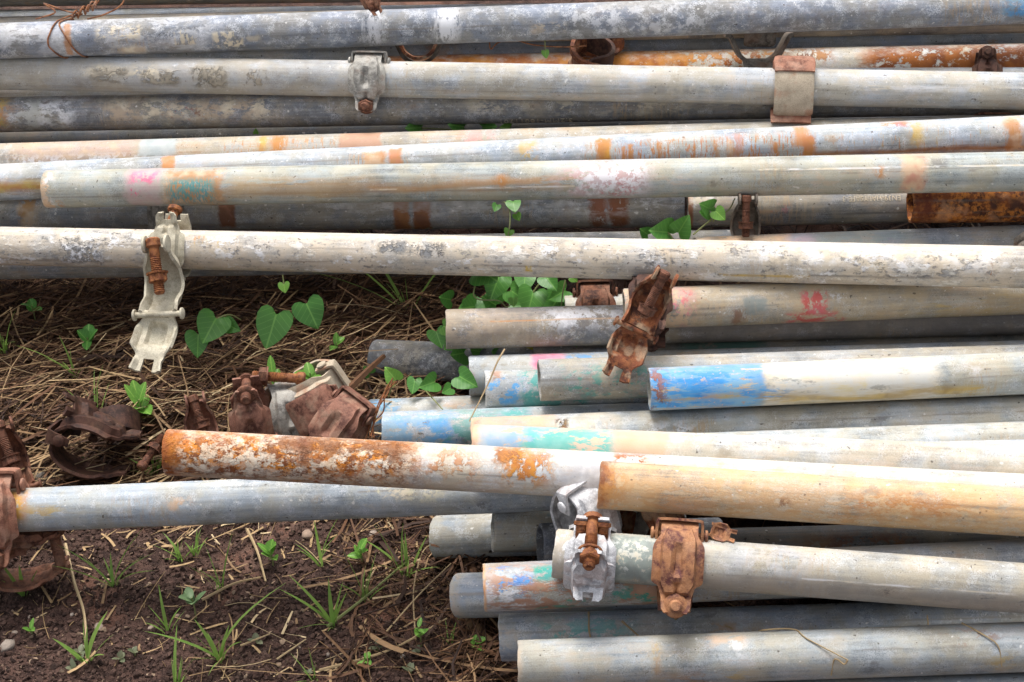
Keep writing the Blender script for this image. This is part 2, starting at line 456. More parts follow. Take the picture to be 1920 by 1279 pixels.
# ------------------------------------------------------------------ the scaffold tubes (axis from left end to right end, metres)
PIPES = {
'P0': ((-0.9359, 2.353, 0.2599), (0.7783, 2.3134, 0.1834)),
'P0b': ((-0.9158, 2.3062, 0.2876), (0.7655, 2.2844, 0.2212)),
'P1': ((-0.9426, 2.3319, 0.2149), (0.7625, 2.244, 0.1623)),
'P2': ((-0.8715, 2.14, 0.2862), (0.7318, 2.1606, 0.225)),
'P2b': ((-0.9259, 2.2826, 0.2274), (0.7475, 2.2004, 0.187)),
'P3': ((-0.9594, 2.3352, 0.1567), (0.7686, 2.2443, 0.1173)),
'P4': ((-0.2807, 2.2356, 0.1499), (0.7411, 2.1554, 0.1446)),
'P4b': ((-0.9292, 2.2379, 0.1717), (0.728, 2.1025, 0.1368)),
'P5': ((-0.8867, 2.1528, 0.2435), (0.6977, 2.0105, 0.1788)),
'P6': ((-0.8979, 2.1349, 0.1847), (0.7139, 2.057, 0.1509)),
'P6b': ((-0.9593, 2.2973, 0.1198), (0.7455, 2.1401, 0.0811)),
'P6c': ((-0.9219, 2.1671, 0.1288), (0.7314, 2.0928, 0.0915)),
'P7': ((-0.8754, 2.0362, 0.1703), (0.7038, 2.0083, 0.1288)),
'P8': ((-0.8627, 1.9858, 0.167), (0.6829, 1.9491, 0.1663)),
'P9': ((-0.6541, 1.9342, 0.1825), (0.6489, 1.8311, 0.1847)),
'P10': ((-0.8906, 2.0236, 0.1022), (0.1261, 1.951, 0.0891)),
'P11': ((0.1272, 1.9094, 0.1154), (0.6815, 1.9078, 0.0945)),
'P12': ((0.3876, 1.8675, 0.1321), (0.6662, 1.8628, 0.1188)),
'P13': ((0.1298, 1.8196, 0.1068), (0.6688, 1.8497, 0.0729)),
'P15': ((-0.862, 1.9156, 0.1008), (0.2074, 1.8677, 0.0802)),
'P14': ((-0.8405, 1.8845, 0.1489), (0.6045, 1.6573, 0.1682)),
'P17': ((0.0395, 1.695, 0.1272), (0.6288, 1.7141, 0.1)),
'P16': ((-0.1649, 1.7162, 0.0972), (0.6394, 1.7312, 0.0554)),
'P19': ((-0.0282, 1.7853, 0.0569), (0.6538, 1.7773, 0.0399)),
'P20': ((-0.2664, 1.8219, -0.0204), (0.0438, 1.7372, 0.0082)),
'P45': ((-0.0676, 1.7189, 0.044), (0.6464, 1.7335, 0.0071)),
'P21': ((-0.1406, 1.6797, 0.0564), (0.6281, 1.6773, 0.0315)),
'P22': ((-0.1207, 1.6345, 0.0689), (0.1121, 1.638, 0.0556)),
'P23': ((-0.0584, 1.6012, 0.1061), (0.61, 1.6267, 0.0657)),
'P24': ((0.0595, 1.5613, 0.1172), (0.595, 1.5836, 0.0917)),
'P25': ((-0.2645, 1.7045, -0.0201), (-0.0089, 1.6626, 0.009)),
'P26': ((-0.2345, 1.5877, 0.0552), (0.6102, 1.6048, 0.0197)),
'P27': ((-0.1335, 1.5493, 0.0713), (0.5962, 1.5655, 0.0464)),
'P43': ((0.0173, 1.5118, 0.0665), (0.5804, 1.5107, 0.0541)),
'P44': ((0.0162, 1.4734, 0.0805), (0.5637, 1.4576, 0.0731)),
'P28': ((-0.125, 1.4343, 0.1573), (0.5417, 1.3941, 0.1103)),
'P30': ((-0.4253, 1.4101, 0.1919), (0.5291, 1.3481, 0.1123)),
'P31': ((0.0003, 1.3411, 0.1804), (0.5145, 1.3039, 0.1329)),
'P32': ((-0.6765, 1.4613, 0.0815), (0.0584, 1.4297, 0.0987)),
'P33': ((-0.1799, 1.4956, -0.0203), (-0.0041, 1.4596, 0.0089)),
'P34': ((-0.1122, 1.4272, 0.049), (0.0856, 1.4447, 0.0245)),
'P35': ((-0.0624, 1.3827, 0.0649), (0.1216, 1.4102, 0.0348)),
'P41': ((0.0643, 1.3639, 0.0647), (0.5549, 1.3971, 0.0174)),
'P42': ((0.1299, 1.3252, 0.065), (0.5402, 1.348, 0.0287)),
'P36': ((-0.0447, 1.2785, 0.1531), (0.4966, 1.2258, 0.1099)),
'P37': ((-0.1155, 1.2863, 0.1051), (0.5208, 1.3035, 0.0845)),
'P37b': ((-0.1502, 1.3657, 0.0175), (0.0612, 1.319, 0.0575)),
'P38': ((-0.1038, 1.2754, 0.047), (0.5225, 1.2807, 0.026)),
'P39': ((-0.0847, 1.2108, 0.0766), (0.4988, 1.2116, 0.0652)),
'P40': ((0.1029, 1.1992, 0.0217), (0.498, 1.187, 0.0217)),
}
RUN_LEFT = 'P0 P0b P1 P2 P2b P3 P4b P5 P6 P6b P6c P7 P8 P10 P15 P14 P32'.split()
RUN_RIGHT = [k for k in PIPES if k not in 'P10 P15 P20 P22 P25 P32 P33 P34 P35 P37b'.split()]
NUDGE = {'P3': .035, 'P20': .065, 'P25': .03, 'P33': .03}
FRAMES = {}; LEN = {}; LEFT = {}
for k, (a, b2) in PIPES.items():
    a = Vector(a); b2 = Vector(b2)
    if k in NUDGE: a += (CAMP - a).normalized() * NUDGE[k]; b2 += (CAMP - b2).normalized() * NUDGE[k]
    d = (b2 - a).normalized()
    if k in RUN_LEFT: a = a - d * (.75 if k != 'P32' else .35)
    if k in RUN_RIGHT: b2 = b2 + d * .8
    mid = (a + b2) / 2
    z = (CAMP - mid); z = (z - d * z.dot(d)).normalized(); y = z.cross(d)
    FRAMES[k] = frame(a, d, y, z); LEN[k] = (b2 - a).length; LEFT[k] = a
def along(k, px):
    """distance along tube k where it crosses the sight line column px"""
    m = FRAMES[k]; a = m.translation; d = m.to_3x3() @ Vector((1, 0, 0))
    n = CX * FPX + CZ * (px - 960.0)
    return (CAMP - a).dot(n) / d.dot(n)

OR = (.50, .21, .05); BR = (.20, .075, .03); DK = (.07, .03, .02); PK = (.72, .19, .28); TE = (.05, .33, .30); BL = (.06, .32, .66)
CR = (.74, .64, .47); WH = (.82, .82, .84); YE = (.55, .36, .06); GY = (.16, .16, .165); MUD = (.37, .32, .25); PEACH = (.66, .44, .27); RED = (.50, .08, .07)
LTAN = (.52, .40, .28)
def mk(p0, p1, v0, v1, ca, cb=None, soft=.003, cover=1.0, sc=60, stretch=1, amt=1.0, bump=0.0):
    return (p0, p1, v0, v1, ca, cb or ca, soft * 1.4, cover, sc, stretch, amt, bump * 4)
# key: (base colour, keyword settings, marks given by picture column)
LOOK = {
'P0': ((.44, .40, .35), dict(D=.5, W=.2, U=.5), [mk(200, 620, -1, 1, PEACH, LTAN, .01, .55, 60, 2, .6)]),
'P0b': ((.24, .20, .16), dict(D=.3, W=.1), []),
'P1': ((.62, .64, .66), dict(D=.1, W=.6, K=.15), []),
'P2': ((.29, .305, .335), dict(D=.12, W=.62, K=.6, U=.06), [
    mk(-200, 420, -.2, 1, WH, WH, .02, .50, 45, 2, .5), mk(190, 270, -.1, .55, CR, WH, .004, .6, 50, 1.6, .85, .4), mk(230, 275, -.95, -.55, CR, LTAN, .003, .75, 60, 1, .8, .3),
    mk(335, 375, -.5, .3, CR, CR, .002, .42, 70, .4, .8, .4), mk(405, 460, -.75, .1, CR, CR, .002, .50, 60, .7, .85, .5),
    mk(690, 720, -.9, .95, WH, WH, .006, .6, 60, .35, .7), mk(820, 860, -.8, .9, WH, WH, .006, .62, 60, .35, .8, .2), mk(1060, 1330, -.6, .8, WH, WH, .01, .45, 50, 1, .5),
    mk(128, 140, -.9, .8, OR, OR, .0015, .8, 90, .5, .7), mk(1870, 2100, -.55, 1, (.22, .36, .46), BL, .006, .6, 70, 1.4, .7), mk(1000, 1060, -.5, 0, LTAN, CR, .004, .5, 60, 2, .6)]),
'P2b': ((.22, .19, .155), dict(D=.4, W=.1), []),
'P3': ((.54, .57, .61), dict(D=.15, W=.6, K=.2), [mk(800, 860, -1, 1, OR, LTAN, .008, .6, 60, 1, .5)]),
'P4': ((.84, .78, .68), dict(D=.25, W=.4, K=.05, U=.4), [
    mk(560, 900, -1, 1, (.50, .17, .035), (.34, .11, .03), .012, .86, 55, 1.5, 1, .6), mk(860, 1260, -1, 1, (.60, .25, .05), (.40, .13, .03), .012, .74, 60, 1.3, 1, .6), mk(1260, 1480, -.4, 1, (.60, .25, .045), (.40, .13, .03), .01, .54, 80, 1, 1, .5),
    mk(1480, 1560, .2, 1, OR, BR, .006, .55, 60, .7, .9), mk(1620, 1960, -1, 1, (.42, .14, .03), (.26, .08, .025), .012, .64, 60, 1.3, 1, .8), mk(1960, 2300, -1, 1, BR, DK, .01, .5, 60, 1, 1, .6)]),
'P4b': ((.58, .58, .57), dict(D=.25, W=.4), []),
'P5': ((.50, .495, .475), dict(D=.35, W=.35, K=.15), [
    mk(-300, 640, -1, 1, (.36, .33, .285), (.30, .27, .23), .05, .75, 40, 2, .75), mk(170, 330, -.1, .5, (.50, .45, .37), CR, .006, .55, 60, 1.6, .8, .3),
    mk(185, 250, -.4, .35, (.30, .265, .21), (.40, .35, .275), .003, .50, 75, 1.2, 1, 2), mk(275, 345, -.45, .25, (.29, .255, .20), (.42, .37, .29), .003, .58, 70, 1.2, 1, 2.4), mk(370, 432, -.55, .5, (.29, .255, .20), (.42, .37, .29), .003, .56, 65, .8, 1, 2.4),
    mk(468, 510, -.4, .4, MUD, CR, .003, .45, 70, .8, .9, 1.8), mk(740, 1460, -.25, .0, GY, CR, .006, .36, 30, 9, .6), mk(1500, 2000, .0, .25, CR, WH, .006, .45, 30, 9, .7),
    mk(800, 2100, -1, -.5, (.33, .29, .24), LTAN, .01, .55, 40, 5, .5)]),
'P6': ((.27, .265, .26), dict(D=.4, W=.35, K=.75, U=.15), [
    mk(-200, 30, -.6, 1, YE, OR, .01, .5, 50, 1, .8), mk(30, 150, -.6, .9, (.52, .52, .48), WH, .012, .5, 45, 1.5, .7), mk(210, 520, -.3, .75, CR, LTAN, .012, .52, 55, 1.6, .8, .3),
    mk(320, 420, -.2, .4, RED, BR, .006, .32, 90, 1, .7), mk(900, 1500, -.1, .6, (.42, .38, .30), CR, .015, .45, 55, 2, .7)]),
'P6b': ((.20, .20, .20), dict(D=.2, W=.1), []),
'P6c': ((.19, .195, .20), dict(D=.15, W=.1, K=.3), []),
'P7': ((.52, .475, .40), dict(D=.45, W=.35, U=.3, K=.15), [
    mk(430, 640, -1, 1, OR, PEACH, .006, .36, 45, .14, .8),
    mk(40, 268, -.1, 1, (.50, .33, .27), PEACH, .012, .68, 45, 3, .6), mk(30, 330, -1, .25, WH, WH, .006, .45, 90, 1, .7), mk(268, 335, .1, 1, (.48, .53, .53), (.40, .46, .47), .002, .9, 40, 3, .7),
    mk(490, 505, -.3, 1, OR, YE, .003, .7, 60, .5, .8), mk(515, 540, -.6, 1, OR, OR, .004, .62, 50, .4, .95), mk(640, 718, -.6, 1, (.50, .27, .17), PEACH, .002, .85, 50, 2, .8),
    mk(865, 930, -.2, 1, (.62, .34, .30), PEACH, .004, .5, 80, 1, .7), mk(920, 1020, .2, .8, LTAN, BR, .004, .38, 80, 2, .6)]),
'P8': ((.50, .53, .55), dict(D=.15, W=.7, K=.35, U=.12), [
    mk(1100, 1530, -1, .75, OR, (.5, .2, .08), .006, .40, 45, .14, .9), mk(660, 780, -1, .8, PEACH, OR, .006, .36, 45, .14, .7), mk(1560, 1920, -1, .8, YE, OR, .006, .30, 45, .14, .6),
    mk(-300, 110, -.55, .0, YE, OR, .006, .75, 40, 7, .9), mk(310, 335, -.2, 1, (.62, .27, .13), OR, .002, .8, 60, .7, .9), mk(686, 725, -1, .7, OR, PEACH, .0025, .85, 55, 1, .85), mk(733, 757, -1, .8, (.55, .20, .07), OR, .002, .82, 60, .8, .85),
    mk(975, 1010, -.3, .9, PEACH, YE, .004, .55, 50, 1, .7), mk(1118, 1146, -1, .8, OR, (.62, .3, .04), .0025, .85, 50, .5, .95), mk(1166, 1172, -.9, .35, OR, OR, .002, .75, 60, .4, .9), mk(1176, 1188, -1, .45, (.5, .2, .08), OR, .002, .7, 60, .4, .9),
    mk(1232, 1240, -.8, .5, OR, OR, .002, .7, 60, .4, .8), mk(1294, 1302, -1, .2, (.5, .2, .07), OR, .002, .75, 60, .4, .9), mk(1335, 1345, -.9, .5, YE, OR, .003, .65, 60, .4, .7), mk(1362, 1372, -1, .5, OR, PEACH, .003, .7, 60, .4, .85), mk(1372, 1392, -.95, .75, (.5, .27, .22), OR, .003, .62, 60, .5, .75),
    mk(1388, 1424, -1, -.45, (.5, .22, .09), OR, .003, .7, 60, 1, .85), mk(1445, 1456, -1, .2, (.45, .17, .06), OR, .002, .8, 60, .5, .9), mk(1486, 1512, -.1, .95, (.52, .24, .10), OR, .003, .85, 50, .5, .9), mk(1500, 1524, -1, .45, (.50, .20, .08), OR, .003, .85, 50, .5, .95),
    mk(1520, 2100, -.72, -.46, (.36, .16, .05), BR, .003, .8, 50, 7, .85), mk(1705, 1728, -.3, .9, PEACH, YE, .004, .6, 60, .6, .7), mk(1880, 1912, -.9, .9, PEACH, OR, .004, .75, 50, .6, .8), mk(1650, 1700, .75, 1, OR, RED, .003, .55, 60, 2, .8)]),
'P9': ((.44, .45, .40), dict(D=.28, W=.22, K=.2, U=.05), [
    mk(80, 112, -1, 1, WH, PEACH, .004, .52, 70, .8, .8, .4), mk(95, 125, -.95, -.6, OR, PEACH, .003, .5, 80, 1, .8), mk(245, 310, -.95, 1, (.55, .36, .36), (.5, .42, .40), .003, .8, 60, 1, .6), mk(258, 308, .3, .9, (.70, .13, .25), (.76, .25, .38), .004, .50, 110, 1, .85), mk(255, 275, -.5, .0, (.65, .06, .2), PK, .002, .36, 120, .6, .9),
    mk(318, 425, -.9, .85, OR, PEACH, .005, .7, 55, 1.5, .75), mk(326, 412, -.75, .45, (.08, .31, .31), (.09, .28, .33), .005, .56, 150, .35, .85), mk(425, 700, -.45, .1, (.46, .26, .08), (.52, .32, .13), .012, .68, 40, 6, .8),
    mk(700, 1150, -.32, .1, (.50, .26, .09), (.48, .24, .08), .008, .68, 40, 7, .85), mk(935, 953, -.3, .3, OR, OR, .004, .7, 60, .7, .85), mk(1060, 1215, -.75, .85, (.62, .40, .40), (.60, .48, .50), .014, .62, 60, 1.6, .8), mk(1095, 1215, -.6, .8, WH, WH, .01, .55, 110, 1, .8), mk(1135, 1200, -.75, -.1, RED, (.6, .25, .28), .006, .45, 110, 1, .7),
    mk(700, 1080, -.36, -.29, CR, WH, .0005, .5, 60, 5, .8), mk(1360, 2000, .28, .36, CR, WH, .0006, .6, 60, 6, .8), mk(1220, 1700, -.3, .3, (.46, .40, .26), PEACH, .02, .5, 40, 3, .55), mk(1640, 1656, -.2, .4, PEACH, OR, .004, .6, 60, .7, .8), mk(1690, 1730, -.9, 1, (.60, .25, .16), PEACH, .004, .72, 60, 1, .8)]),
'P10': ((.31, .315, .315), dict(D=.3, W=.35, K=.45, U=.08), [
    mk(48, 78, -.6, .9, (.36, .20, .07), LTAN, .005, .6, 50, .6, .9), mk(418, 448, -.8, .8, BR, (.36, .15, .08), .002, .8, 60, 1, .9), mk(742, 772, -1, 1, (.30, .12, .035), BR, .002, .8, 60, .8, .9), mk(779, 811, -1, .8, (.27, .10, .03), BR, .002, .8, 60, .8, .9),
    mk(1106, 1138, -.9, 1, (.24, .075, .025), BR, .003, .72, 60, .7, .9), mk(1142, 1178, -.9, 1, (.24, .075, .025), BR, .003, .75, 60, .7, .95), mk(620, 1290, .1, .75, (.45, .45, .43), WH, .015, .5, 50, 3, .5)]),
'P11': ((.27, .255, .235), dict(D=.35, W=.15, K=.2), [mk(1284, 1297, -1, 1, BR, BR, .001, .8, 60, 1, .9), mk(1297, 1345, .2, 1, CR, WH, .006, .5, 60, 1, .6), mk(1440, 1480, -.2, .2, RED, PK, .004, .35, 90, 1, .4)]),
'P12': ((.2, .1, .05), dict(rust=dict(Dark=(.035, .012, .008), Mid=(.20, .058, .015), Bright=(.50, .18, .03), BrightA=.85, Pale=(.62, .34, .18), PaleA=.35, Scale=52)), [mk(1706, 1745, -1, 1, (.10, .02, .01), (.13, .035, .014), .008, .8, 50, 1, .85), mk(1885, 1903, -.3, .25, DK, DK, .003, .9, 60, 1, .9), mk(1850, 1866, -.3, .35, DK, DK, .003, .7, 60, 1, .8)]),
'P13': ((.30, .31, .315), dict(D=.25, W=.2, K=.2), [mk(1300, 1480, .3, 1, PEACH, LTAN, .004, .72, 80, 1, .9), mk(1470, 1525, -1, 1, (.5, .36, .4), (.42, .40, .44), .006, .7, 60, 1, .7), mk(1525, 1700, -1, 1, (.25, .31, .30), (.36, .38, .34), .012, .6, 50, 2, .6)]),
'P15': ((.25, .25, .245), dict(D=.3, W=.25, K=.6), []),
'P14': ((.56, .495, .41), dict(dirt=(.66, .565, .45), D=.55, W=.30, K=.12, U=.05), [
    mk(-400, 2400, -1, -.35, (.50, .42, .33), (.60, .50, .38), .03, .55, 40, 3, .6), mk(50, 260, .3, .95, GY, (.25, .25, .25), .003, .30, 75, 1.5, .8, -1.5), mk(130, 205, -.75, .2, WH, (.62, .63, .66), .004, .52, 70, 1, .9, 3), mk(130, 190, -.2, .35, GY, (.22, .22, .23), .003, .40, 80, 1, .7, -1.5), mk(360, 460, .15, .75, OR, YE, .001, .34, 80, .25, .7),
    mk(440, 520, -.35, .4, GY, (.22, .22, .23), .003, .36, 80, 1.3, .85, -1.5), mk(720, 768, .0, .62, (.20, .205, .21), GY, .003, .60, 75, 1.2, .9, -2), mk(778, 842, -.1, .6, (.24, .25, .26), GY, .003, .46, 75, .9, .85, -2), mk(860, 1040, -.75, -.2, GY, (.25, .25, .27), .004, .34, 70, 2.5, .7), mk(990, 1004, -.72, -.45, YE, OR, .001, .8, 60, 1, .9),
    mk(1200, 1300, -.35, .55, GY, (.28, .28, .28), .004, .34, 75, 2, .8, -1.5), mk(1310, 1480, .35, .95, GY, (.3, .29, .28), .003, .30, 80, 1.5, .8, -1), mk(1640, 1870, -.55, .35, (.30, .30, .30), GY, .006, .38, 60, 2, .8, -2), mk(1350, 1520, -.72, -.62, (.40, .29, .14), YE, .001, .7, 50, 5, .8), mk(1850, 1865, -.4, .45, (.4, .2, .08), BR, .0015, .4, 80, .3, .8), mk(1420, 1900, .1, .8, WH, CR, .01, .55, 40, 1.5, .7),
    mk(-100, 2000, -1, 1, (.34, .33, .32), GY, .01, .30, 150, 1.6, .75, -.4), mk(-100, 2000, -1, 1, (.74, .70, .62), WH, .01, .34, 55, 1.6, .7, .3)]),
'P17': ((.44, .38, .29), dict(dirt=(.46, .36, .23), D=.5, W=.2, K=.25, U=.15), [
    mk(1150, 1300, -1, 1, (.55, .27, .24), PEACH, .012, .6, 60, .8, .8), mk(1255, 1300, -.3, .9, (.55, .10, .10), PK, .004, .42, 100, .6, .7), mk(1390, 1412, -.5, .35, (.19, .215, .205), (.25, .28, .26), .002, .78, 60, .8, .8), mk(1412, 1432, -.35, .25, (.19, .22, .21), (.25, .28, .26), .002, .72, 60, .8, .8), mk(1370, 1395, -.95, -.2, (.28, .2, .11), BR, .003, .6, 60, .5, .7),
    mk(1465, 1580, -.95, -.5, RED, (.52, .14, .13), .003, .50, 85, 2, .9), mk(1500, 1545, -.6, .55, RED, (.56, .12, .14), .003, .54, 85, .8, .9), mk(1600, 2000, -.6, .1, YE, LTAN, .01, .45, 40, 8, .5)]),
'P16': ((.30, .265, .235), dict(D=.45, W=.35, K=.3, U=.15), [mk(830, 990, -1, 1, (.34, .27, .20), LTAN, .02, .6, 45, 1.5, .6), mk(1030, 1170, -.2, 1, (.68, .68, .72), WH, .012, .55, 60, 1, .8, .3), mk(920, 1170, .30, .37, (.55, .38, .24), OR, .0006, .75, 60, 6, .8), mk(1040, 1170, -1, .1, (.15, .15, .17), GY, .012, .6, 55, 1, .7), mk(1280, 2000, -1, 1, (.17, .15, .135), (.22, .19, .165), .02, .8, 40, 2, .8)]),
'P19': ((.52, .51, .46), dict(D=.25, W=.3), []),
'P20': ((.23, .23, .225), dict(D=.3, W=.35, K=.95), [mk(760, 900, -1, .7, (.07, .07, .075), (.10, .10, .11), .012, .48, 90, 1, .8)]),
'P45': ((.25, .23, .19), dict(D=.4, W=.1, K=.3), [mk(1280, 1430, -1, 1, (.06, .16, .12), (.10, .17, .13), .006, .6, 60, 1.5, .8)]),
'P21': ((.50, .515, .51), dict(D=.3, W=.4, K=.2, U=.06), [mk(878, 1000, -1, 1, (.50, .53, .55), (.42, .45, .46), .012, .6, 40, 2, .5), mk(998, 1060, .35, 1, (.72, .32, .40), PK, .003, .8, 60, 1, .85), mk(1000, 1013, -.9, 1, (.72, .32, .40), PK, .002, .75, 80, 1, .9), mk(1065, 1130, .3, 1, BL, (.2, .35, .55), .004, .5, 80, 1.5, .8), mk(880, 892, -1, .2, BR, OR, .003, .42, 80, 1, .7), mk(1240, 1330, -.4, 1, YE, PEACH, .01, .5, 50, 2, .6)]),
'P22': ((.46, .49, .505), dict(D=.2, W=.5, K=.3), [mk(918, 985, -.6, .7, BL, (.14, .33, .52), .004, .46, 70, 1.3, .85), mk(980, 1100, -1, 1, TE, (.08, .30, .27), .005, .55, 70, 1.2, .85), mk(924, 940, .5, .95, (.45, .25, .16), BR, .002, .6, 80, 1, .8)]),
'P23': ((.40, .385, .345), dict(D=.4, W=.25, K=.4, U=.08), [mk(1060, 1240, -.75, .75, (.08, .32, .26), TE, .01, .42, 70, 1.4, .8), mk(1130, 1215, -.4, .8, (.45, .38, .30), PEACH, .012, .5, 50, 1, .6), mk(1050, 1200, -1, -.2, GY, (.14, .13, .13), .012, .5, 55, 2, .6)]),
'P24': ((.47, .47, .42), dict(D=.35, W=.35, K=.2), [
    mk(1424, 1750, -1, 1, (.76, .68, .54), (.72, .70, .64), .008, .8, 40, 2, .85), mk(1200, 1425, -1, 1, (.60, .44, .26), (.55, .48, .36), .003, .95, 50, 2, .8), mk(1215, 1428, -.97, 1, (.10, .33, .62), (.16, .40, .62), .003, .66, 110, 4, .85), mk(1222, 1420, -.9, .9, (.03, .26, .62), (.05, .31, .68), .008, .46, 100, 4.5, .85), mk(1410, 1490, -.7, .1, (.12, .36, .62), BL, .006, .36, 110, 5, .8), mk(1222, 1440, -1, 1, PEACH, (.5, .3, .2), .004, .26, 190, 1, .8), mk(1215, 1250, -.8, 1, (.30, .11, .06), BR, .006, .46, 75, .8, .9, .5),
    mk(1225, 1500, -.55, -.36, (.5, .33, .16), YE, .003, .55, 50, 7, .8), mk(1410, 1830, -.82, -.48, YE, (.40, .25, .05), .006, .66, 45, 7, .9), mk(1460, 1700, -.2, .2, (.70, .55, .10), CR, .008, .42, 40, 5, .8), mk(1500, 1700, -.6, .6, GY, (.3, .28, .24), .004, .30, 80, 3, .6)]),
'P25': ((.55, .565, .555), dict(D=.25, W=.5, K=.2), [mk(696, 758, -1, 1, (.16, .38, .56), BL, .005, .55, 70, 1.5, .8), mk(835, 905, .0, .8, (.42, .26, .19), PEACH, .006, .45, 80, 1.5, .6)]),
'P26': ((.44, .465, .475), dict(D=.15, W=.45, K=.3), [mk(722, 860, -1, .9, BL, (.20, .36, .50), .012, .56, 60, 1.7, .8), mk(838, 1000, -1, 1, (.09, .33, .29), (.16, .36, .34), .01, .5, 60, 1.7, .75), mk(950, 990, .3, 1, TE, TE, .006, .55, 70, 1.5, .8), mk(722, 790, -.9, -.4, WH, WH, .004, .42, 110, 1, .8)]),
'P27': ((.48, .485, .46), dict(D=.3, W=.3, K=.2), [mk(880, 1040, -1, 1, (.58, .37, .26), PEACH, .01, .75, 60, 2, .85), mk(880, 900, -1, 1, (.34, .18, .12), PEACH, .003, .6, 80, 1, .8), mk(1040, 1130, -.2, .6, (.80, .77, .70), CR, .01, .7, 50, 1, .9), mk(1045, 1065, .3, .75, BR, (.4, .24, .1), .002, .48, 90, .7, 1, 3), mk(1150, 1300, -.2, .4, WH, WH, .008, .46, 80, 1.4, .7)]),
'P43': ((.50, .51, .48), dict(D=.3, W=.4, K=.15), []),
'P44': ((.52, .54, .56), dict(D=.15, W=.5, K=.15), []),
'P28': ((.60, .57, .51), dict(D=.35, W=.35, K=.05, U=.08), [
    mk(1140, 1255, -1, 1, (.66, .47, .31), PEACH, .004, .92, 50, 2, .85), mk(880, 1146, -1, 1, (.58, .42, .30), PEACH, .004, .9, 60, 2, .8), mk(900, 1030, -1, .95, (.22, .38, .55), (.34, .44, .52), .01, .70, 60, 2, .9), mk(985, 1148, -1, 1, (.09, .42, .37), (.16, .47, .43), .005, .56, 90, 2.5, .88), mk(882, 896, -1, 1, (.42, .25, .18), PEACH, .002, .7, 80, 1, .8), mk(1260, 1900, -.5, .3, PEACH, (.66, .50, .36), .02, .42, 50, 4, .5)]),
'P30': ((.72, .67, .58), dict(dirt=(.55, .45, .33), D=.35, W=.45, K=.25, U=.25), [
    mk(1040, 1160, -1, 1, (.50, .50, .53), WH, .02, .75, 50, 1, .7), mk(300, 770, -.85, 1, (.60, .21, .018), (.46, .14, .018), .016, .80, 60, 1.2, 1, .5), mk(300, 790, -1, 1, (.17, .05, .018), (.26, .08, .02), .016, .47, 115, 1.2, .95, .8), mk(350, 800, -.75, .95, (.84, .74, .60), (.78, .60, .42), .02, .47, 85, 1.3, .95, .4), mk(420, 760, -.9, -.1, (.80, .72, .60), (.70, .62, .52), .02, .44, 70, 1.6, .9, .3), mk(300, 345, -1, 1, (.30, .085, .018), (.50, .17, .02), .005, .70, 90, 1, 1, .6), mk(500, 770, .42, 1, (.22, .085, .03), (.36, .13, .03), .008, .58, 45, 1.6, 1, 1.2), mk(560, 590, -.25, 1, (.20, .07, .03), BR, .006, .75, 50, 1, .95, 1), mk(730, 760, .1, .8, BR, (.22, .085, .03), .006, .6, 55, .8, .9, .8),
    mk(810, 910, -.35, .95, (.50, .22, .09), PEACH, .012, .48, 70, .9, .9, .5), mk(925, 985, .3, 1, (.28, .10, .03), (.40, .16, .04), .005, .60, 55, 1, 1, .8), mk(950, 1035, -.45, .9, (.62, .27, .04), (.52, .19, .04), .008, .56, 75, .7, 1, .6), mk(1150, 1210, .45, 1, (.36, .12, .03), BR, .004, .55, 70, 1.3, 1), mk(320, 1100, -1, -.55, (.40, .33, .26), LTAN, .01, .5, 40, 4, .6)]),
'P31': ((.64, .49, .33), dict(dirt=(.64, .42, .22), D=.6, W=.1, K=.06, U=.25), [
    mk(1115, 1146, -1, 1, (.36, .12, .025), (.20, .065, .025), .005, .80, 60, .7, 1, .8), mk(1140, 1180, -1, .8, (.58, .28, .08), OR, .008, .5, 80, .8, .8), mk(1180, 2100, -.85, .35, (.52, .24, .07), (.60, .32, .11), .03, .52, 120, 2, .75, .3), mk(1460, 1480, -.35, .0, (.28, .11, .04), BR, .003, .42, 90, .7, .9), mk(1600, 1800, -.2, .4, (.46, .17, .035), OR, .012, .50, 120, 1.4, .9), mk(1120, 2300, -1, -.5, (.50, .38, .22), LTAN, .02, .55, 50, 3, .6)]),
'P32': ((.42, .445, .45), dict(D=.15, W=.45, K=.3, U=.04), [mk(20, 60, -.5, 1, (.62, .34, .06), OR, .006, .66, 50, 1, .95), mk(40, 130, -.35, .1, YE, (.5, .33, .12), .008, .52, 40, 3, .85), mk(40, 420, -.75, -.2, (.40, .31, .14), YE, .015, .42, 40, 5, .6), mk(330, 370, -.2, .3, PEACH, OR, .006, .5, 60, 1, .7), mk(700, 850, -.2, .7, (.62, .58, .40), CR, .01, .42, 75, 1.4, .7)]),
'P33': ((.34, .36, .36), dict(D=.4, W=.4, K=.4), []),
'P34': ((.44, .42, .37), dict(D=.5, W=.3, K=.3), [mk(1000, 1060, -1, 1, (.20, .30, .32), PEACH, .01, .5, 50, 1, .7)]),
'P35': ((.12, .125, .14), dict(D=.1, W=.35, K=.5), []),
'P41': ((.24, .225, .20), dict(D=.3, W=.1), [mk(1500, 1700, -.9, .5, (.28, .13, .05), BR, .012, .62, 45, 1.5, .8)]),
'P42': ((.42, .42, .415), dict(D=.3, W=.25), [mk(1800, 2000, -.6, .3, PEACH, LTAN, .01, .5, 50, 2, .6)]),
'P36': ((.47, .44, .375), dict(D=.4, W=.3, K=.15, U=.05), [
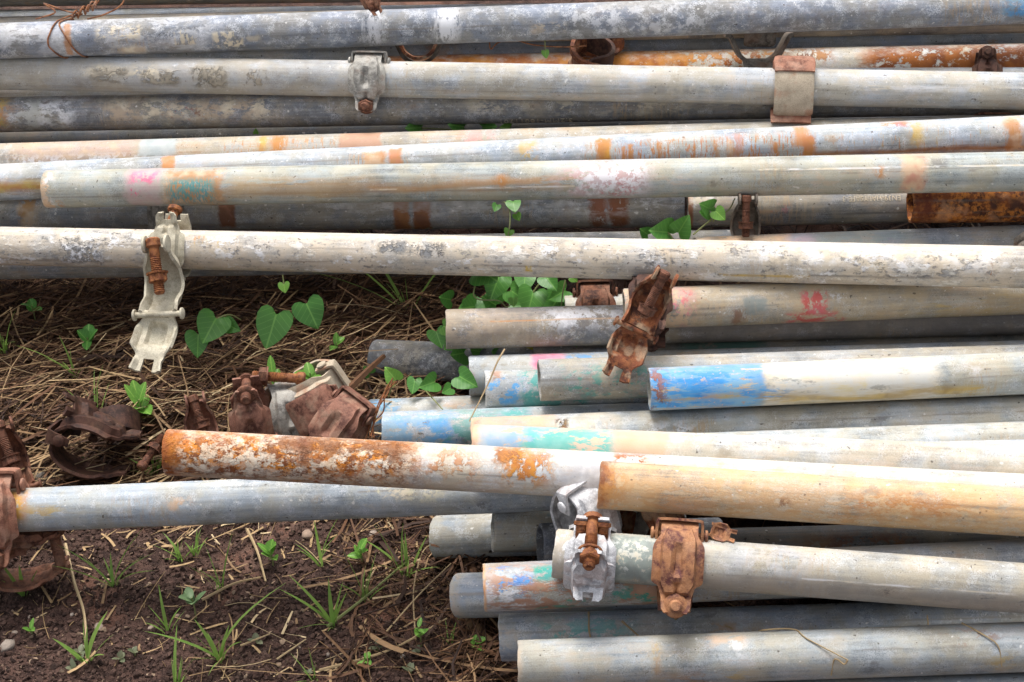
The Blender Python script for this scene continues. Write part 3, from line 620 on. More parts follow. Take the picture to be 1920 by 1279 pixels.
    mk(1036, 1085, -1, 1, (.44, .40, .34), (.50, .42, .33), .008, .7, 60, .7, .8), mk(1050, 1080, -.2, .9, WH, (.60, .58, .55), .005, .5, 90, .6, .8), mk(1140, 1240, -1, 1, (.20, .24, .225), (.30, .36, .33), .006, .8, 70, 1, .85), mk(1140, 1235, -.4, .9, (.62, .64, .60), CR, .006, .42, 110, 1, .8), mk(1380, 1530, .1, .9, (.50, .50, .56), (.58, .56, .56), .02, .55, 45, 1, .6), mk(1330, 2200, -1, -.32, (.32, .285, .235), (.40, .34, .27), .006, .75, 40, 6, .75), mk(1500, 2200, -.30, -.24, CR, WH, .0008, .55, 60, 6, .7), mk(1650, 2000, -.6, -.3, GY, (.12, .11, .10), .004, .34, 85, 2, .7)]),
'P37': ((.42, .42, .41), dict(D=.3, W=.3, K=.3, U=.3), [
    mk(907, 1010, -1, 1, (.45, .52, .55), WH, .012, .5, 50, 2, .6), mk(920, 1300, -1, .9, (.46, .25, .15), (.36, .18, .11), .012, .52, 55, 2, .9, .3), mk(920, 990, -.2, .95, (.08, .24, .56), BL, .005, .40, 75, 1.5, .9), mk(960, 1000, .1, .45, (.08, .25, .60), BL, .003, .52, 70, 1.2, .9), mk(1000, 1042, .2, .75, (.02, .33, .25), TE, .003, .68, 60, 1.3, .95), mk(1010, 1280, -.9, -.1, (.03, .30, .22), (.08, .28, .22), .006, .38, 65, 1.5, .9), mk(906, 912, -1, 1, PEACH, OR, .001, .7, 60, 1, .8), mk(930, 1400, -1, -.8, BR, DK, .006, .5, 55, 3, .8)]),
'P37b': ((.34, .37, .40), dict(D=.15, W=.2, K=.25), [mk(856, 875, -1, 1, (.35, .32, .24), LTAN, .004, .6, 60, 1, .6)]),
'P38': ((.34, .365, .385), dict(D=.22, W=.35, K=.25), [mk(1030, 1190, -.6, .9, (.05, .30, .27), (.14, .34, .32), .012, .42, 65, 1.6, .8), mk(938, 1000, -1, 1, (.40, .40, .36), LTAN, .015, .5, 50, 1, .5), mk(1380, 1620, -.2, .5, (.40, .40, .50), WH, .02, .45, 60, 1.4, .6)]),
'P39': ((.42, .43, .405), dict(D=.28, W=.25, K=.15, U=.12), [mk(1160, 1290, -.1, 1, LTAN, (.45, .40, .30), .02, .5, 50, 1.5, .5), mk(1330, 1400, .6, 1, PEACH, LTAN, .005, .55, 70, 2, .7), mk(1225, 1235, -.6, .7, (.40, .22, .08), YE, .003, .6, 60, .4, .6), mk(1240, 1400, -1, -.6, (.36, .19, .07), YE, .01, .55, 45, 3, .8), mk(1770, 1880, .35, .95, BR, (.3, .15, .09), .008, .36, 90, 1.5, .7), mk(1850, 1900, -.7, -.3, YE, LTAN, .008, .5, 60, 1.5, .7), mk(970, 980, -1, 1, (.36, .33, .28), LTAN, .002, .7, 60, 1, .7)]),
'P40': ((.36, .375, .375), dict(D=.3, W=.25), []),
}
LABEL = {
'P0': 'tan streaked tube with stamped lettering cut by the top edge of the picture', 'P0b': 'dark brown tube crossing the very top left corner', 'P1': 'whitish tube just behind the wire-tied tube at the top',
'P2': 'blue-grey tube blotched with white oxide and tied with rusty wire at the top', 'P2b': 'dark tube in the shadow right under the wire-tied top tube', 'P3': 'pale blue-grey tube behind the rusty one near the top',
'P4': 'white tube with heavy orange rust behind the tube with two clamps', 'P4b': 'pale tube hidden low behind the tube carrying two clamps', 'P5': 'pale grey tube carrying two clamps, dried mud on its left',
'P6': 'dark tarnished tube with cream patches under the muddy tube', 'P6b': 'dark tube deep in the gap behind the tarnished tube', 'P6c': 'dark grey tube with stamped lettering in the gap above the orange-tinted tube',
'P7': 'cream tube tinted pink and orange under the dark gap', 'P8': 'pale tube with many orange rust streaks running down it', 'P9': 'tube ending at upper left with pink and teal paint marks',
'P10': 'shadowed grey tube with square rust stains under the pink-marked tube', 'P11': 'grey tube with upside-down stamped lettering ending beside a rusty one', 'P12': 'deep rust-brown tube end at the right edge',
'P13': 'grey tube with speckled tan end lying behind the cream tube at right', 'P15': 'grey tube in shadow directly beneath the cream tube', 'P14': 'long cream tube with grey chips crossing the middle of the pile',
'P17': 'tan tube with red paint smears below the cream tube at right', 'P16': 'brownish-grey tube ending in mid air above the vine leaves', 'P19': 'pale tube end half hidden behind the brown clamp',
'P20': 'dark mottled tube end low over the hay beside small leaves', 'P45': 'dark tube with green paint in the gap below the red-smeared tube', 'P21': 'light grey tube end with a pink paint band',
'P22': 'short blue and teal stained tube end wedged under its neighbours', 'P23': 'grey-tan tube end with faint green paint beside the blue-banded one', 'P24': 'tube with a bright blue painted end and yellowed cream stretch',
'P25': 'white and blue tube end beside the twisted rusty wire', 'P26': 'blue and teal tinted tube end above the rusty orange tube', 'P27': 'pale tube with rust-tan end and a crusty brown spot on top', 'P43': 'pale tube wedged beside the crusty-spotted one at right',
'P44': 'whitish tube showing only a sliver at the right above the cream-peach tube', 'P28': 'tube with blue, turquoise and peach painted end', 'P30': 'white tube with heavily rusted orange left end jutting over the clamps', 'P31': 'orange-tan tube with rusty rim lying on top at lower right',
'P32': 'blue-grey tube held by a rusty clamp at the left edge', 'P33': 'grey tube end half buried in straw at lower centre', 'P34': 'tan tube end behind the straw next to the white clamp', 'P35': 'black-grey tube end in the hole left of the white clamp',
'P41': 'dark rust-stained tube in the gap under the orange-tan tube', 'P42': 'grey tube showing above the clamped tube at the right edge', 'P36': 'cream-grey tube with a white and a rusty clamp near its end', 'P37': 'tube end flaked with blue, teal and rust paint below the white clamp',
'P37b': 'plain blue-grey tube end behind the flaked paint tube', 'P38': 'blue-grey tube with faint teal paint second from the bottom', 'P39': 'greenish-grey tube at the bottom right with straw on it', 'P40': 'grey tube sunk in the ground at the bottom right corner',
}
def scaffold_tube(k, seed):
    L = LEN[k]; n = 40
    rnd = random.Random(seed * 7 + 3)
    ri = R - .0034
    cut = .0006
    ov = 1 + rnd.uniform(-.006, .006)
    prof = [(0.0, ri), (0.0, R - cut * 1.3), (cut, R - cut * .35), (cut * 2.4, R)]
    base, kw, marks = LOOK[k]
    mm = []
    extra = []
    for _ in range(4):      # thin lines of grime drawn along the tube
        p0 = rnd.uniform(-100, 1700); v = rnd.uniform(-.85, .35)
        extra.append(mk(p0, p0 + rnd.uniform(200, 900), v, v + rnd.uniform(.03, .12), rnd.choice([(.13, .12, .11), (.20, .16, .12), (.24, .21, .18)]), (.17, .15, .13), .0012, rnd.uniform(.42, .6), 40, 9, rnd.uniform(.4, .75)))
    for _ in range(7):      # small knocks, drops and smears
        p0 = rnd.uniform(-60, 1900); v = rnd.uniform(-.9, .6); w = rnd.uniform(10, 55); hgt = rnd.uniform(.12, .5)
        ca = rnd.choice([(.14, .13, .125), (.14, .13, .125), (.66, .66, .66), (.42, .24, .11), (.34, .29, .22), (.50, .44, .34)])
        extra.append(mk(p0, p0 + w, v, v + hgt, ca, ca, .0025, rnd.uniform(.4, .58), 90, rnd.uniform(.5, 2), rnd.uniform(.4, .8)))
    for _ in range(2):      # faint drips
        p0 = rnd.uniform(-60, 1800)
        extra.append(mk(p0, p0 + rnd.uniform(60, 180), -.95, rnd.uniform(.2, .9), (.44, .30, .16), (.40, .33, .24), .006, rnd.uniform(.34, .46), 40, .15, rnd.uniform(.3, .6)))
    for q in extra + list(marks):
        mm.append((len(mm), along(k, q[0]), along(k, q[1])) + tuple(q[2:]))
    # the tube is cut into stretches; a stretch carries only the stains that lie on it
    mm = [q for q in mm if q[2] > -.02 and q[1] < L + .02]
    span = [(q[1] - q[7] * 4.5, q[2] + q[7] * 4.5) for q in mm]
    cuts = sorted({round(v, 4) for sp in span for v in sp if .004 < v < L - .004})
    brk = []
    for v in cuts:
        if not brk or v - brk[-1] > .002: brk.append(v)
    xs = sorted(set(brk) | {L * i / 24 for i in range(1, 24)})
    prof += [(x, R) for x in xs] + [(L - cut * 2.4, R), (L - cut, R - cut * .35), (L, R - cut * 1.3), (L, ri)]
    edges = [0.0] + brk + [L]
    slots, slot_of = [], []
    for e0, e1 in zip(edges, edges[1:]):
        key = tuple(i for i, sp in enumerate(span) if sp[0] < e1 - 1e-4 and sp[1] > e0 + 1e-4)
        if key not in slots: slots.append(key)
        slot_of.append(slots.index(key))
    def slot_at(x):
        for q in range(len(edges) - 1):
            if x <= edges[q + 1]: return slot_of[q]
        return slot_of[-1]
    vs, fs, mi = [], [], []
    skew = rnd.uniform(-.05, .05); skew2 = rnd.uniform(-.04, .04); ph = rnd.uniform(0, 6)
    for j, (x, r) in enumerate(prof):
        for i in range(n):
            th = 2 * math.pi * i / n
            y, z = r * math.cos(th) * ov, r * math.sin(th) / ov
            e = 0
            if x < .004: e = skew * y + skew2 * z + .0003 * math.sin(5 * th + ph) + .0002 * math.sin(11 * th)
            vs.append((x + e, y, z))
    m = len(prof)
    for j in range(m):
        xm = (prof[j][0] + prof[(j + 1) % m][0]) / 2 if j < m - 1 else L / 2
        sl = slot_at(xm)
        for i in range(n):
            a, b2 = j * n + i, j * n + (i + 1) % n
            c, d = ((j + 1) % m) * n + (i + 1) % n, ((j + 1) % m) * n + i
            fs.append((d, c, b2, a)); mi.append(sl)
    me = mesh_from('scaffold_tube', vs, fs, True, 35)
    for q, key in enumerate(slots):
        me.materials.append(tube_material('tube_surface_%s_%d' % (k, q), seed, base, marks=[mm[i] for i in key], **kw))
    me.polygons.foreach_set('material_index', mi)
    o = link('scaffold_tube', me, None, None, FRAMES[k])
    return tag(o, LABEL[k], 'tube', 'scaffold tubes in the pile')
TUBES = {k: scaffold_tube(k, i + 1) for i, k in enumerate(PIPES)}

def stamped(k, text, px0, px1, v, flip, m):
    """raised mill lettering wrapped round the tube"""
    cu = bpy.data.curves.new('lettering', 'FONT'); cu.body = text; cu.align_x = 'CENTER'; cu.align_y = 'CENTER'; cu.resolution_u = 2; cu.size = 1.0; cu.extrude = .03; cu.space_character = 1.08
    tmp = bpy.data.objects.new('lettering_tmp', cu); COL.objects.link(tmp)
    dg = bpy.context.evaluated_depsgraph_get()
    me = bpy.data.meshes.new_from_object(tmp.evaluated_get(dg)); bpy.data.objects.remove(tmp); bpy.data.curves.remove(cu)
    xs = [q.co.x for q in me.vertices]; w = max(xs) - min(xs)
    x0, x1 = along(k, px0), along(k, px1); s = (x1 - x0) / w; xc = (x0 + x1) / 2
    th0 = math.asin(max(-1, min(1, v))); f = -1 if flip else 1
    for q in me.vertices:
        x = xc + f * q.co.x * s; th = th0 + f * q.co.y * s * 1.15 / R
        r = R + (.00045 if q.co.z > 0 else -.0004)
        q.co = (x, r * math.sin(th), r * math.cos(th))
    o = link('lettering', me, m, TUBES[k]); o.matrix_parent_inverse = Matrix.Identity(4)
    return o
m_let = tube_material('stamped_letters', 91, (.62, .54, .42), D=.3, W=.1, K=.2)
m_let2 = tube_material('stamped_letters_dark', 92, (.33, .32, .30), D=.2, W=.1, K=.2)
stamped('P11', 'EN39-HALYSAFE-3', 1575, 1682, .32, True, m_let)
stamped('P11', '3.2MM-1806110', 1578, 1664, .66, True, m_let)
stamped('P6c', '3.2MM-1806110', 352, 458, -.12, False, m_let2)
stamped('P6', '3.2MM-18011701', 938, 1072, -.88, True, m_let)
stamped('P0', '3.2MM-18101281', 342, 448, .72, False, m_let2)

# ------------------------------------------------------------------ pressed steel couplers
M_RB = rust_material('brown_rust', (.045, .017, .011), (.17, .070, .040), (.27, .115, .062), .5, (.33, .20, .13), .25, 70)
M_RD = rust_material('dark_rust', (.022, .010, .008), (.070, .030, .020), (.12, .055, .034), .35, (.2, .12, .07), .15, 70)
M_RO = rust_material('tan_rust', (.10, .032, .030), (.36, .165, .075), (.44, .22, .11), .5, (.46, .28, .17), .2, 62)
M_RR = rust_material('red_rust', (.045, .014, .008), (.18, .056, .024), (.34, .125, .045), .55, (.60, .48, .32), .35, 60)
M_RL = rust_material('light_rust', (.14, .055, .035), (.30, .135, .085), (.38, .19, .12), .5, (.44, .30, .22), .3, 60)
M_BOLT = rust_material('bolt_rust', (.10, .028, .012), (.27, .10, .04), (.42, .17, .05), .5, (.4, .25, .16), .1, 90)
M_BRD = rust_material('bolt_dark_rust', (.05, .019, .011), (.15, .060, .035), (.24, .10, .055), .5, (.3, .2, .13), .1, 90)
M_RH = rust_material('dusty_rust', (.09, .036, .026), (.26, .120, .080), (.34, .17, .115), .5, (.42, .29, .2), .35, 60)
M_CRM = rust_material('cream_zinc', (.33, .29, .21), (.50, .46, .35), (.60, .55, .43), .5, (.40, .36, .28), .5, 45, .0003)
M_WHT = rust_material('white_zinc', (.30, .30, .31), (.55, .55, .56), (.74, .74, .75), .6, (.40, .16, .05), .22, 55, .0006)
M_GRY = rust_material('grey_zinc', (.17, .16, .145), (.37, .35, .31), (.52, .50, .45), .5, (.34, .19, .11), .25, 48, .0005)
M_DGR = rust_material('dark_zinc', (.06, .05, .042), (.16, .135, .11), (.22, .19, .155), .5, (.2, .09, .04), .3, 60, .0005)
M_PLT = rust_material('plate_tan', (.36, .30, .22), (.47, .39, .29), (.52, .44, .33), .4, (.36, .12, .05), .5, 40, .0004)

def sheet(path, half, off, thick, skip=None, cols=12, sub=5, flip=1):
    """a pressed strip: path in the YZ plane (tube radii), half width and pressing depth along it"""
    pts = catmull([(0, p[0], p[1]) for p in path], sub)
    N = len(pts); bm = bmesh.new(); rows = []
    for i, p in enumerate(pts):
        u = i / (N - 1)
        t = (pts[min(i + 1, N - 1)] - pts[max(i - 1, 0)]).normalized()
        nrm = Vector((0, -t.z, t.y)) * -flip
        hw = half(u); row = []
        for j in range(cols + 1):
            s = -1 + 2 * j / cols
            row.append(bm.verts.new((p + nrm * off(u, s) + Vector((s * hw, 0, 0))) * R))
        rows.append(row)
    for i in range(N - 1):
        for j in range(cols):
            if skip and skip((i + .5) / (N - 1), -1 + 2 * (j + .5) / cols): continue
            bm.faces.new((rows[i][j], rows[i][j + 1], rows[i + 1][j + 1], rows[i + 1][j]))
    loose = [v for v in bm.verts if not v.link_faces]
    for v in loose: bm.verts.remove(v)
    bmesh.ops.recalc_face_normals(bm, faces=bm.faces)
    bmesh.ops.solidify(bm, geom=list(bm.faces), thickness=thick * R)
    bmesh.ops.recalc_face_normals(bm, faces=bm.faces)
    me = bpy.data.meshes.new('pressed_sheet'); bm.to_mesh(me); bm.free()
    me.polygons.foreach_set('use_smooth', [True] * len(me.polygons)); me.set_sharp_from_angle(angle=rad(30))
    return me
def lerp_tab(tab):
    def f(u):
        for (a, va), (b, vb) in zip(tab, tab[1:]):
            if u <= b:
                q = (u - a) / (b - a); q = q * q * (3 - 2 * q)
                return va + (vb - va) * q
        return tab[-1][1]
    return f
def ss(a, b, x):
    q = max(0, min(1, (x - a) / (b - a))); return q * q * (3 - 2 * q)
def lathe(prof, n=14):
    """profile (x along, radius) in tube radii, turned about X"""
    vs, fs = [], []
    for x, r in prof:
        for i in range(n):
            th = 2 * math.pi * i / n
            vs.append((x * R, r * R * math.cos(th), r * R * math.sin(th)))
    m = len(prof)
    for j in range(m - 1):
        for i in range(n): fs.append((j * n + i, j * n + (i + 1) % n, (j + 1) * n + (i + 1) % n, (j + 1) * n + i))
    fs.append(tuple(range(n - 1, -1, -1))); fs.append(tuple((m - 1) * n + i for i in range(n)))
    return mesh_from('turned', vs, [f[::-1] for f in fs], True, 38)
def cap_off(u, s):
    a = abs(s)
    mid = ss(.16, .28, u) * (1 - ss(.70, .80, u))
    r = .30 * mid * (1 - ss(.54, .66, a))                                   # raised spine
    r -= .10 * ss(.30, .36, u) * (1 - ss(.62, .70, u)) * ss(.8, 1.0, a)      # wings hug the tube
    r -= .24 * ss(.33, .39, u) * (1 - ss(.50, .57, u)) * (1 - ss(.16, .34, a))   # pocket pressed into the spine
    r -= .18 * ss(.57, .63, u) * (1 - ss(.74, .80, u)) * (1 - ss(.10, .26, a))
    r += .14 * ss(.78, .86, u) * ss(.55, .8, a)
    return r
CAP_PATH = [(1.60, .10), (1.42, .46), (1.02, .84), (.45, 1.13), (-.25, 1.17), (-.8, 1.06), (-1.2, 1.0), (-1.65, 1.05), (-2.08, 1.16)]
ME = {}
ME['cap'] = sheet(CAP_PATH, lerp_tab([(0, .76), (.24, .74), (.34, .98), (.60, .98), (.70, .70), (.86, .60), (.95, .58), (1, .46)]), cap_off, -.13,
                  lambda u, s: (u > .87 and abs(s) < .40) or (u < .05 and .45 < abs(s) < .8), cols=22, sub=6)
BODY_PATH = [(1.55, -.05), (1.45, -.45), (1.05, -.85), (.45, -1.13), (-.25, -1.17), (-.8, -1.05), (-1.2, -.85), (-1.65, -.55), (-2.0, -.45)]
ME['body'] = sheet(BODY_PATH, lerp_tab([(0, .70), (.2, .76), (.36, .98), (.62, .98), (.76, .74), (1, .66)]), lambda u, s: -.18 * ss(.7, .9, abs(s)) * ss(.2, .4, u) * (1 - ss(.7, .8, u)), .13,
                   lambda u, s: u > .88 and abs(s) < .36, flip=-1)
ME['bracket'] = sheet([(-.98, .70), (-.98, 1.2), (-.95, 1.62), (-.8, 1.76), (0, 1.78), (.8, 1.76), (.95, 1.62), (.98, 1.2), (.98, .70)], lerp_tab([(0, .17), (.14, .26), (.3, .34), (.7, .34), (.86, .26), (1, .17)]), lambda u, s: 0, .11, cols=4, sub=4)
def threaded(x0, x1, r, pitch=.085, head=None, tip=True):
    p = [(x0, r * .92)]
    x = x0 + .04
    while x < x1 - .1:
        p += [(x, r * .86), (x + pitch * .5, r * 1.04)]; x += pitch
    p += [(x1 - .06, r * .9), (x1, r * .74)]
    return p
ME['bolt_z'] = lathe([(-.62, .40), (-.40, .40), (-.38, .24), (.3, .24)] + threaded(.32, 1.95, .25))
def hexnut(x0, x1, r):
    vs, fs = [], []
    prof = [(x0 - .10, r * 1.28, 0), (x0 - .02, r * 1.22, 0), (x0, r, 1), (x1 - .05, r, 1), (x1, r * .86, 1), (x1, r * .5, 0)]
    n = 24
    for x, q, hx in prof:
        for i in range(n):
            th = 2 * math.pi * i / n
            rr = q
            if hx:
                a = (th % (math.pi / 3)) - math.pi / 6
                rr = min(q * 1.12, q * .98 / math.cos(a))
            vs.append((x * R, rr * R * math.cos(th), rr * R * math.sin(th)))
    for j in range(len(prof) - 1):
        for i in range(n): fs.append((j * n + i, j * n + (i + 1) % n, (j + 1) * n + (i + 1) % n, (j + 1) * n + i))
    fs.append(tuple((len(prof) - 1) * n + i for i in range(n)))
    return mesh_from('hex_nut', vs, [f[::-1] for f in fs], True, 30)
ME['collar'] = lathe([(1.10, .26), (1.10, .46), (1.16, .50), (1.30, .48), (1.36, .40), (1.36, .26)], 20)
ME['nut'] = hexnut(1.22, 1.58, .40)
ME['pin'] = lathe([(-1.16, .20), (-1.12, .26), (-1.04, .26), (-1.03, .13), (1.03, .13), (1.04, .26), (1.12, .26), (1.16, .20)])
ME['plate'] = sheet([(1.32, .25), (1.18, .72), (.62, 1.12), (0, 1.24), (-.7, 1.12), (-1.25, .82), (-1.5, .45)], lerp_tab([(0, .9), (.12, 1.0), (.9, 1.0), (1, .9)]), lambda u, s: -.08 * ss(.86, 1, abs(s)) + .03 * math.sin(u * 9), -.12)
ME['hood'] = sheet([(1.55, -.25), (1.50, .30), (1.36, .62), (.98, 1.03), (.80, 1.17)], lerp_tab([(0, 1.0), (.5, 1.06), (1, 1.04)]), lambda u, s: -.05 * ss(.8, 1, abs(s)), -.12)
def sad_off(u, s): 
    a = abs(s)
    return .46 * ss(.74, .98, a) * (.35 + .65 * ss(.05, .3, u)) * (1 - .4 * ss(.85, 1, u)) 
ME['saddle'] = sheet([(1.5, .72), (1.32, .38), (.85, -.25), (.1, -.62), (-.65, -.40), (-1.1, .12), (-1.40, .50)], lerp_tab([(0, .50), (.12, .54), (.32, .82), (.55, .86), (.8, .78), (1, .82)]), sad_off, .13, lambda u, s: u > .93 and abs(s) < .7, cols=16)
ME['ear'] = lathe([(-.07, .30), (-.05, .36), (.05, .36), (.07, .30), (.07, .12)], 18)
ME['swing_bolt'] = lathe([(-.28, .26), (-.20, .34), (.10, .34), (.2, .24), (.6, .24)] + threaded(.62, 2.35, .25))
ME['flap'] = sheet([(-1.28, .62), (-1.5, .42), (-1.9, .30), (-2.4, .42), (-2.85, .62), (-3.3, .62), (-3.75, .72)], lerp_tab([(0, .70), (.12, .66), (.3, .84), (.62, .84), (.74, .60), (.85, .60), (1, .66)]),
                   lambda u, s: .22 * ss(.2, .3, u) * (1 - ss(.5, .58, u)) * (1 - ss(.34, .5, abs(s))) * -1 + .28 * ss(.72, .95, abs(s)) * ss(.22, .34, u) * (1 - ss(.62, .72, u)) + .2 * ss(.75, .85, u) * ss(.6, .9, abs(s)),
                   .13, lambda u, s: (u > .80 and abs(s) < .42) or (u < .10 and abs(s) < .66), cols=16)
ME['ring'] = sheet([(1.38 * math.sin(rad(a)), 1.12 * math.cos(rad(a))) for a in range(-118, 128, 22)] + [(1.32, -.95), (1.55, -1.15)], lerp_tab([(0, .50), (.1, .62), (.85, .62), (1, .45)]), lambda u, s: .14 * (1 - ss(.3, .6, abs(s))), .17, cols=10)
ME['cradle'] = sheet([(-1.75, .55), (-1.45, .45), (-1.15, -.10), (-.85, -.62), (-.3, -.95), (.3, -.95), (.85, -.62), (1.15, -.10), (1.45, .45), (1.75, .55)], lerp_tab([(0, .5), (.2, .7), (.8, .7), (1, .5)]), lambda u, s: 0, .22, cols=6)
ME['tab'] = sheet([(1.2, -.1), (1.25, .1), (1.2, .3)], lerp_tab([(0, .6), (1, .6)]), lambda u, s: 0, .12, cols=4)

def T(x=0, y=0, z=0): return Matrix.Translation((x * R, y * R, z * R))
def RX(a): return Matrix.Rotation(rad(a), 4, 'X')
def RY(a): return Matrix.Rotation(rad(a), 4, 'Y')
def RZ(a): return Matrix.Rotation(rad(a), 4, 'Z')
def SC(s): return Matrix.Scale(s, 4)
def part(root, name, me, m, mw=Matrix.Identity(4)):
    q = ME[me].copy() if len(ME[me].materials) and ME[me].materials[0] != m else ME[me]
    if q is not ME[me]: q.materials.clear()
    return link(name, q, m, root, mw)
def sub(parent, name, me, m, mw=Matrix.Identity(4)):
    return part(parent, name, me, m, parent.matrix_local.inverted() @ mw if False else mw)
PERM = Matrix(((0, 1, 0, 0), (0, 0, 1, 0), (1, 0, 0, 0), (0, 0, 0, 1)))   # bracket: path across X and Y, width along Z
TOZ = RY(-90)                       # turns +X parts to point along +Z
def closed_half(root, m, mb, mw=Matrix.Identity(4), bolt=True, nut=True, bracket=True, body=True, mbr=None):
    c = part(root, 'cap', 'cap', m, mw)
    if body: part(root, 'body', 'body', m, mw)
    if bracket:
        b = part(root, 'hinge_bracket', 'bracket', mbr or m, mw @ T(0, 0, .30) @ PERM)
        part(b, 'hinge_pin', 'pin', mbr or m, T(0, 0, 1.12) @ RZ(90))
    if bolt:
        b = part(root, 'bolt', 'bolt_z', mb, mw @ T(0, -1.72, 0) @ TOZ)
        part(b, 'nut', 'nut', mb) if nut else part(b, 'collar', 'collar', mb)
def open_half(root, m, mb, mw=Matrix.Identity(4), flap=0.0, swing=0.0, twist=0.0, bolt=True, cap=True, nut_at=1.0):
    part(root, 'saddle', 'saddle', m, mw)
    for s in (-1, 1): part(root, 'pivot_ear', 'ear', m, mw @ T(s * .46, 1.5, .86))
    if bolt:
        b = part(root, 'bolt', 'swing_bolt', mb, mw @ T(-.1, 1.5, .90) @ RZ(-90 + swing) @ SC(.88))
        part(b, 'nut', 'nut', mb, T(.22 * nut_at, 0, 0))
    part(root, 'hinge_pin', 'pin', m, mw @ T(0, -1.32, .58) @ SC(.92))
    if cap: part(root, 'cap', 'flap', m, mw @ T(0, -1.32, .58) @ RZ(twist) @ RX(flap) @ T(0, 1.32, -.58))
def on_tube(k, px, a=0.0, extra=Matrix.Identity(4)):
    return FRAMES[k] @ Matrix.Translation((along(k, px), 0, 0)) @ RX(a) @ extra
def free(px, py, depth, rx=0, ry=0, rz=0, s=1.0):
    return frame(at(px, py, depth), CX, CY, CZ) @ RZ(rz) @ RY(ry) @ RX(rx) @ SC(s)
def lying(px, py, z, rx=0, ry=0, rz=0, s=1.0):
    return frame(on_z(px, py, z), CX, CY, CZ) @ RZ(rz) @ RY(ry) @ RX(rx) @ SC(s)
G = 'scaffold couplers'
def coupler(mw, label): return empty('coupler', mw, label, 'coupler', G)
I4 = Matrix.Identity(4)

c = coupler(on_tube('P5', 694), 'grey-white clamp closed round the muddy tube, rusty bolt at its foot')
closed_half(c, M_GRY, M_BRD, Matrix.Scale(.86, 4, (0, 1, 0)), nut=True)
c = coupler(on_tube('P5', 1487), 'clamp with plain tan plate and rusty edges on the right of the muddy tube')
p_ = part(c, 'plate', 'plate', M_PLT); part(c, 'hood', 'hood', M_RL); part(c, 'body', 'body', M_RL, Matrix.Scale(.75, 4, (0, 1, 0)))
part(c, 'hinge_pin', 'pin', M_RL, T(0, 1.18, .25) @ SC(.98)); part(c, 'foot', 'hood', M_RL, T(-.1, -2.75, -.3))
# couplers in the gap below the top tube
c = coupler(frame(at(1114, 112, 2.44), CX, CY, CZ) @ RX(-48) @ RY(-84) @ RX(-90), 'rusty open ring clamp lying on the orange-rusted tube near the top')
part(c, 'jaw', 'ring', M_RR, RX(90) @ SC(1.3)); part(c, 'pin_lug', 'ear', M_RB, T(0, .95, 1.2) @ RY(0) @ SC(1.5)); part(c, 'bolt', 'pin', M_RB, T(0, .95, 1.2) @ SC(.8)); part(c, 'body', 'cradle', M_RD, RX(90) @ T(.3, 0, 0) @ SC(.9))
c = coupler(frame(at(1422, 82, 2.43), CX, CY, CZ), 'dark brown clamp hanging under the top tube above the tan plate clamp')
part(c, 'cradle', 'cradle', M_DGR, T(0, .05, 0) @ RX(14) @ RY(90) @ RX(-90) @ SC(1.08)); part(c, 'plate', 'plate', M_DGR, T(0, 1.15, -.1) @ SC(.86)); part(c, 'foot', 'hood', M_DGR, T(0, -2.2, -.3) @ SC(.85))
c = coupler(frame(at(784, 80, 2.44), CX, CY, CZ), 'clamp with an orange-rusted rim half hidden under the top tube')
part(c, 'cradle', 'cradle', M_RR, RX(10) @ RY(90) @ RX(-90) @ SC(.8)); part(c, 'body', 'cradle', M_DGR, T(0, -.1, -.5) @ RX(10) @ RY(90) @ RX(-90) @ SC(.9))
c = coupler(free(1849, 150, 2.40, ry=10, rz=180), 'dark rusty clamp whose bolt pokes up behind the muddy tube at right')
closed_half(c, M_RD, M_RD, Matrix.Scale(.8, 4), nut=True)
c = coupler(free(1862, 232, 2.335, ry=4), 'red-rusty clamp bracket peeping out below the muddy tube at right')
part(c, 'hinge_bracket', 'bracket', M_RB, T(0, -1.2, 0) @ PERM); part(c, 'cap', 'cap', M_RB, T(0, -1.25, 0) @ SC(.9))
# the cream clamp hanging open
c = coupler(on_tube('P14', 326), 'cream clamp hanging open from the long cream tube, bolt dangling')
closed_half(c, M_CRM, M_BOLT, RZ(180) @ RX(0) @ Matrix.Scale(.92, 4), nut=False, bracket=False, bolt=False)
inv = c.matrix_world.inverted()
part(c, 'bolt', 'bolt_z', M_BOLT, inv @ free(318, 425, 2.215, rx=62, rz=-12, s=.95) @ TOZ @ T(-.6, 0, 0))
open_half(c, M_CRM, M_BOLT, inv @ free(306, 532, 2.135, rx=-6, ry=-9, rz=2, s=1.22), flap=-10, swing=8, twist=-8)
c = coupler(on_tube('P10', 322), 'small pale clamp peeping out between the pink-marked tube and the cream tube')
closed_half(c, M_GRY, M_BOLT, RX(14), nut=False, bracket=True)
# red-rusty open clamp in the middle right
c = coupler(on_tube('P17', 1217), 'red-rusty clamp hanging open over the tube ends right of centre')
closed_half(c, M_RD, M_RD, RX(-30), nut=False, bracket=False)
inv = c.matrix_world.inverted()
open_half(c, M_RR, M_BRD, inv @ free(1217, 566, 2.018, rx=14, ry=4, rz=-26, s=1.04), flap=-26, swing=2, nut_at=2.6)
c = coupler(on_tube('P19', 1117), 'brown rusty clamp on the pale tube end behind the vine')
closed_half(c, M_RB, M_RD, I4)
c = coupler(on_tube('P11', 1398), 'grey clamp with a rusty upright bolt beside the small vine leaves')
inv = c.matrix_world.inverted()
open_half(c, M_DGR, M_BRD, inv @ free(1398, 424, 2.205, rx=6, s=.92), cap=False, nut_at=1.2)
part(c, 'body', 'body', M_DGR); 
c = coupler(free(1925, 448, 2.13, rz=-50, ry=20), 'dark clamp cut by the right edge below the rust-brown tube end')
part(c, 'cap', 'cap', M_DGR)
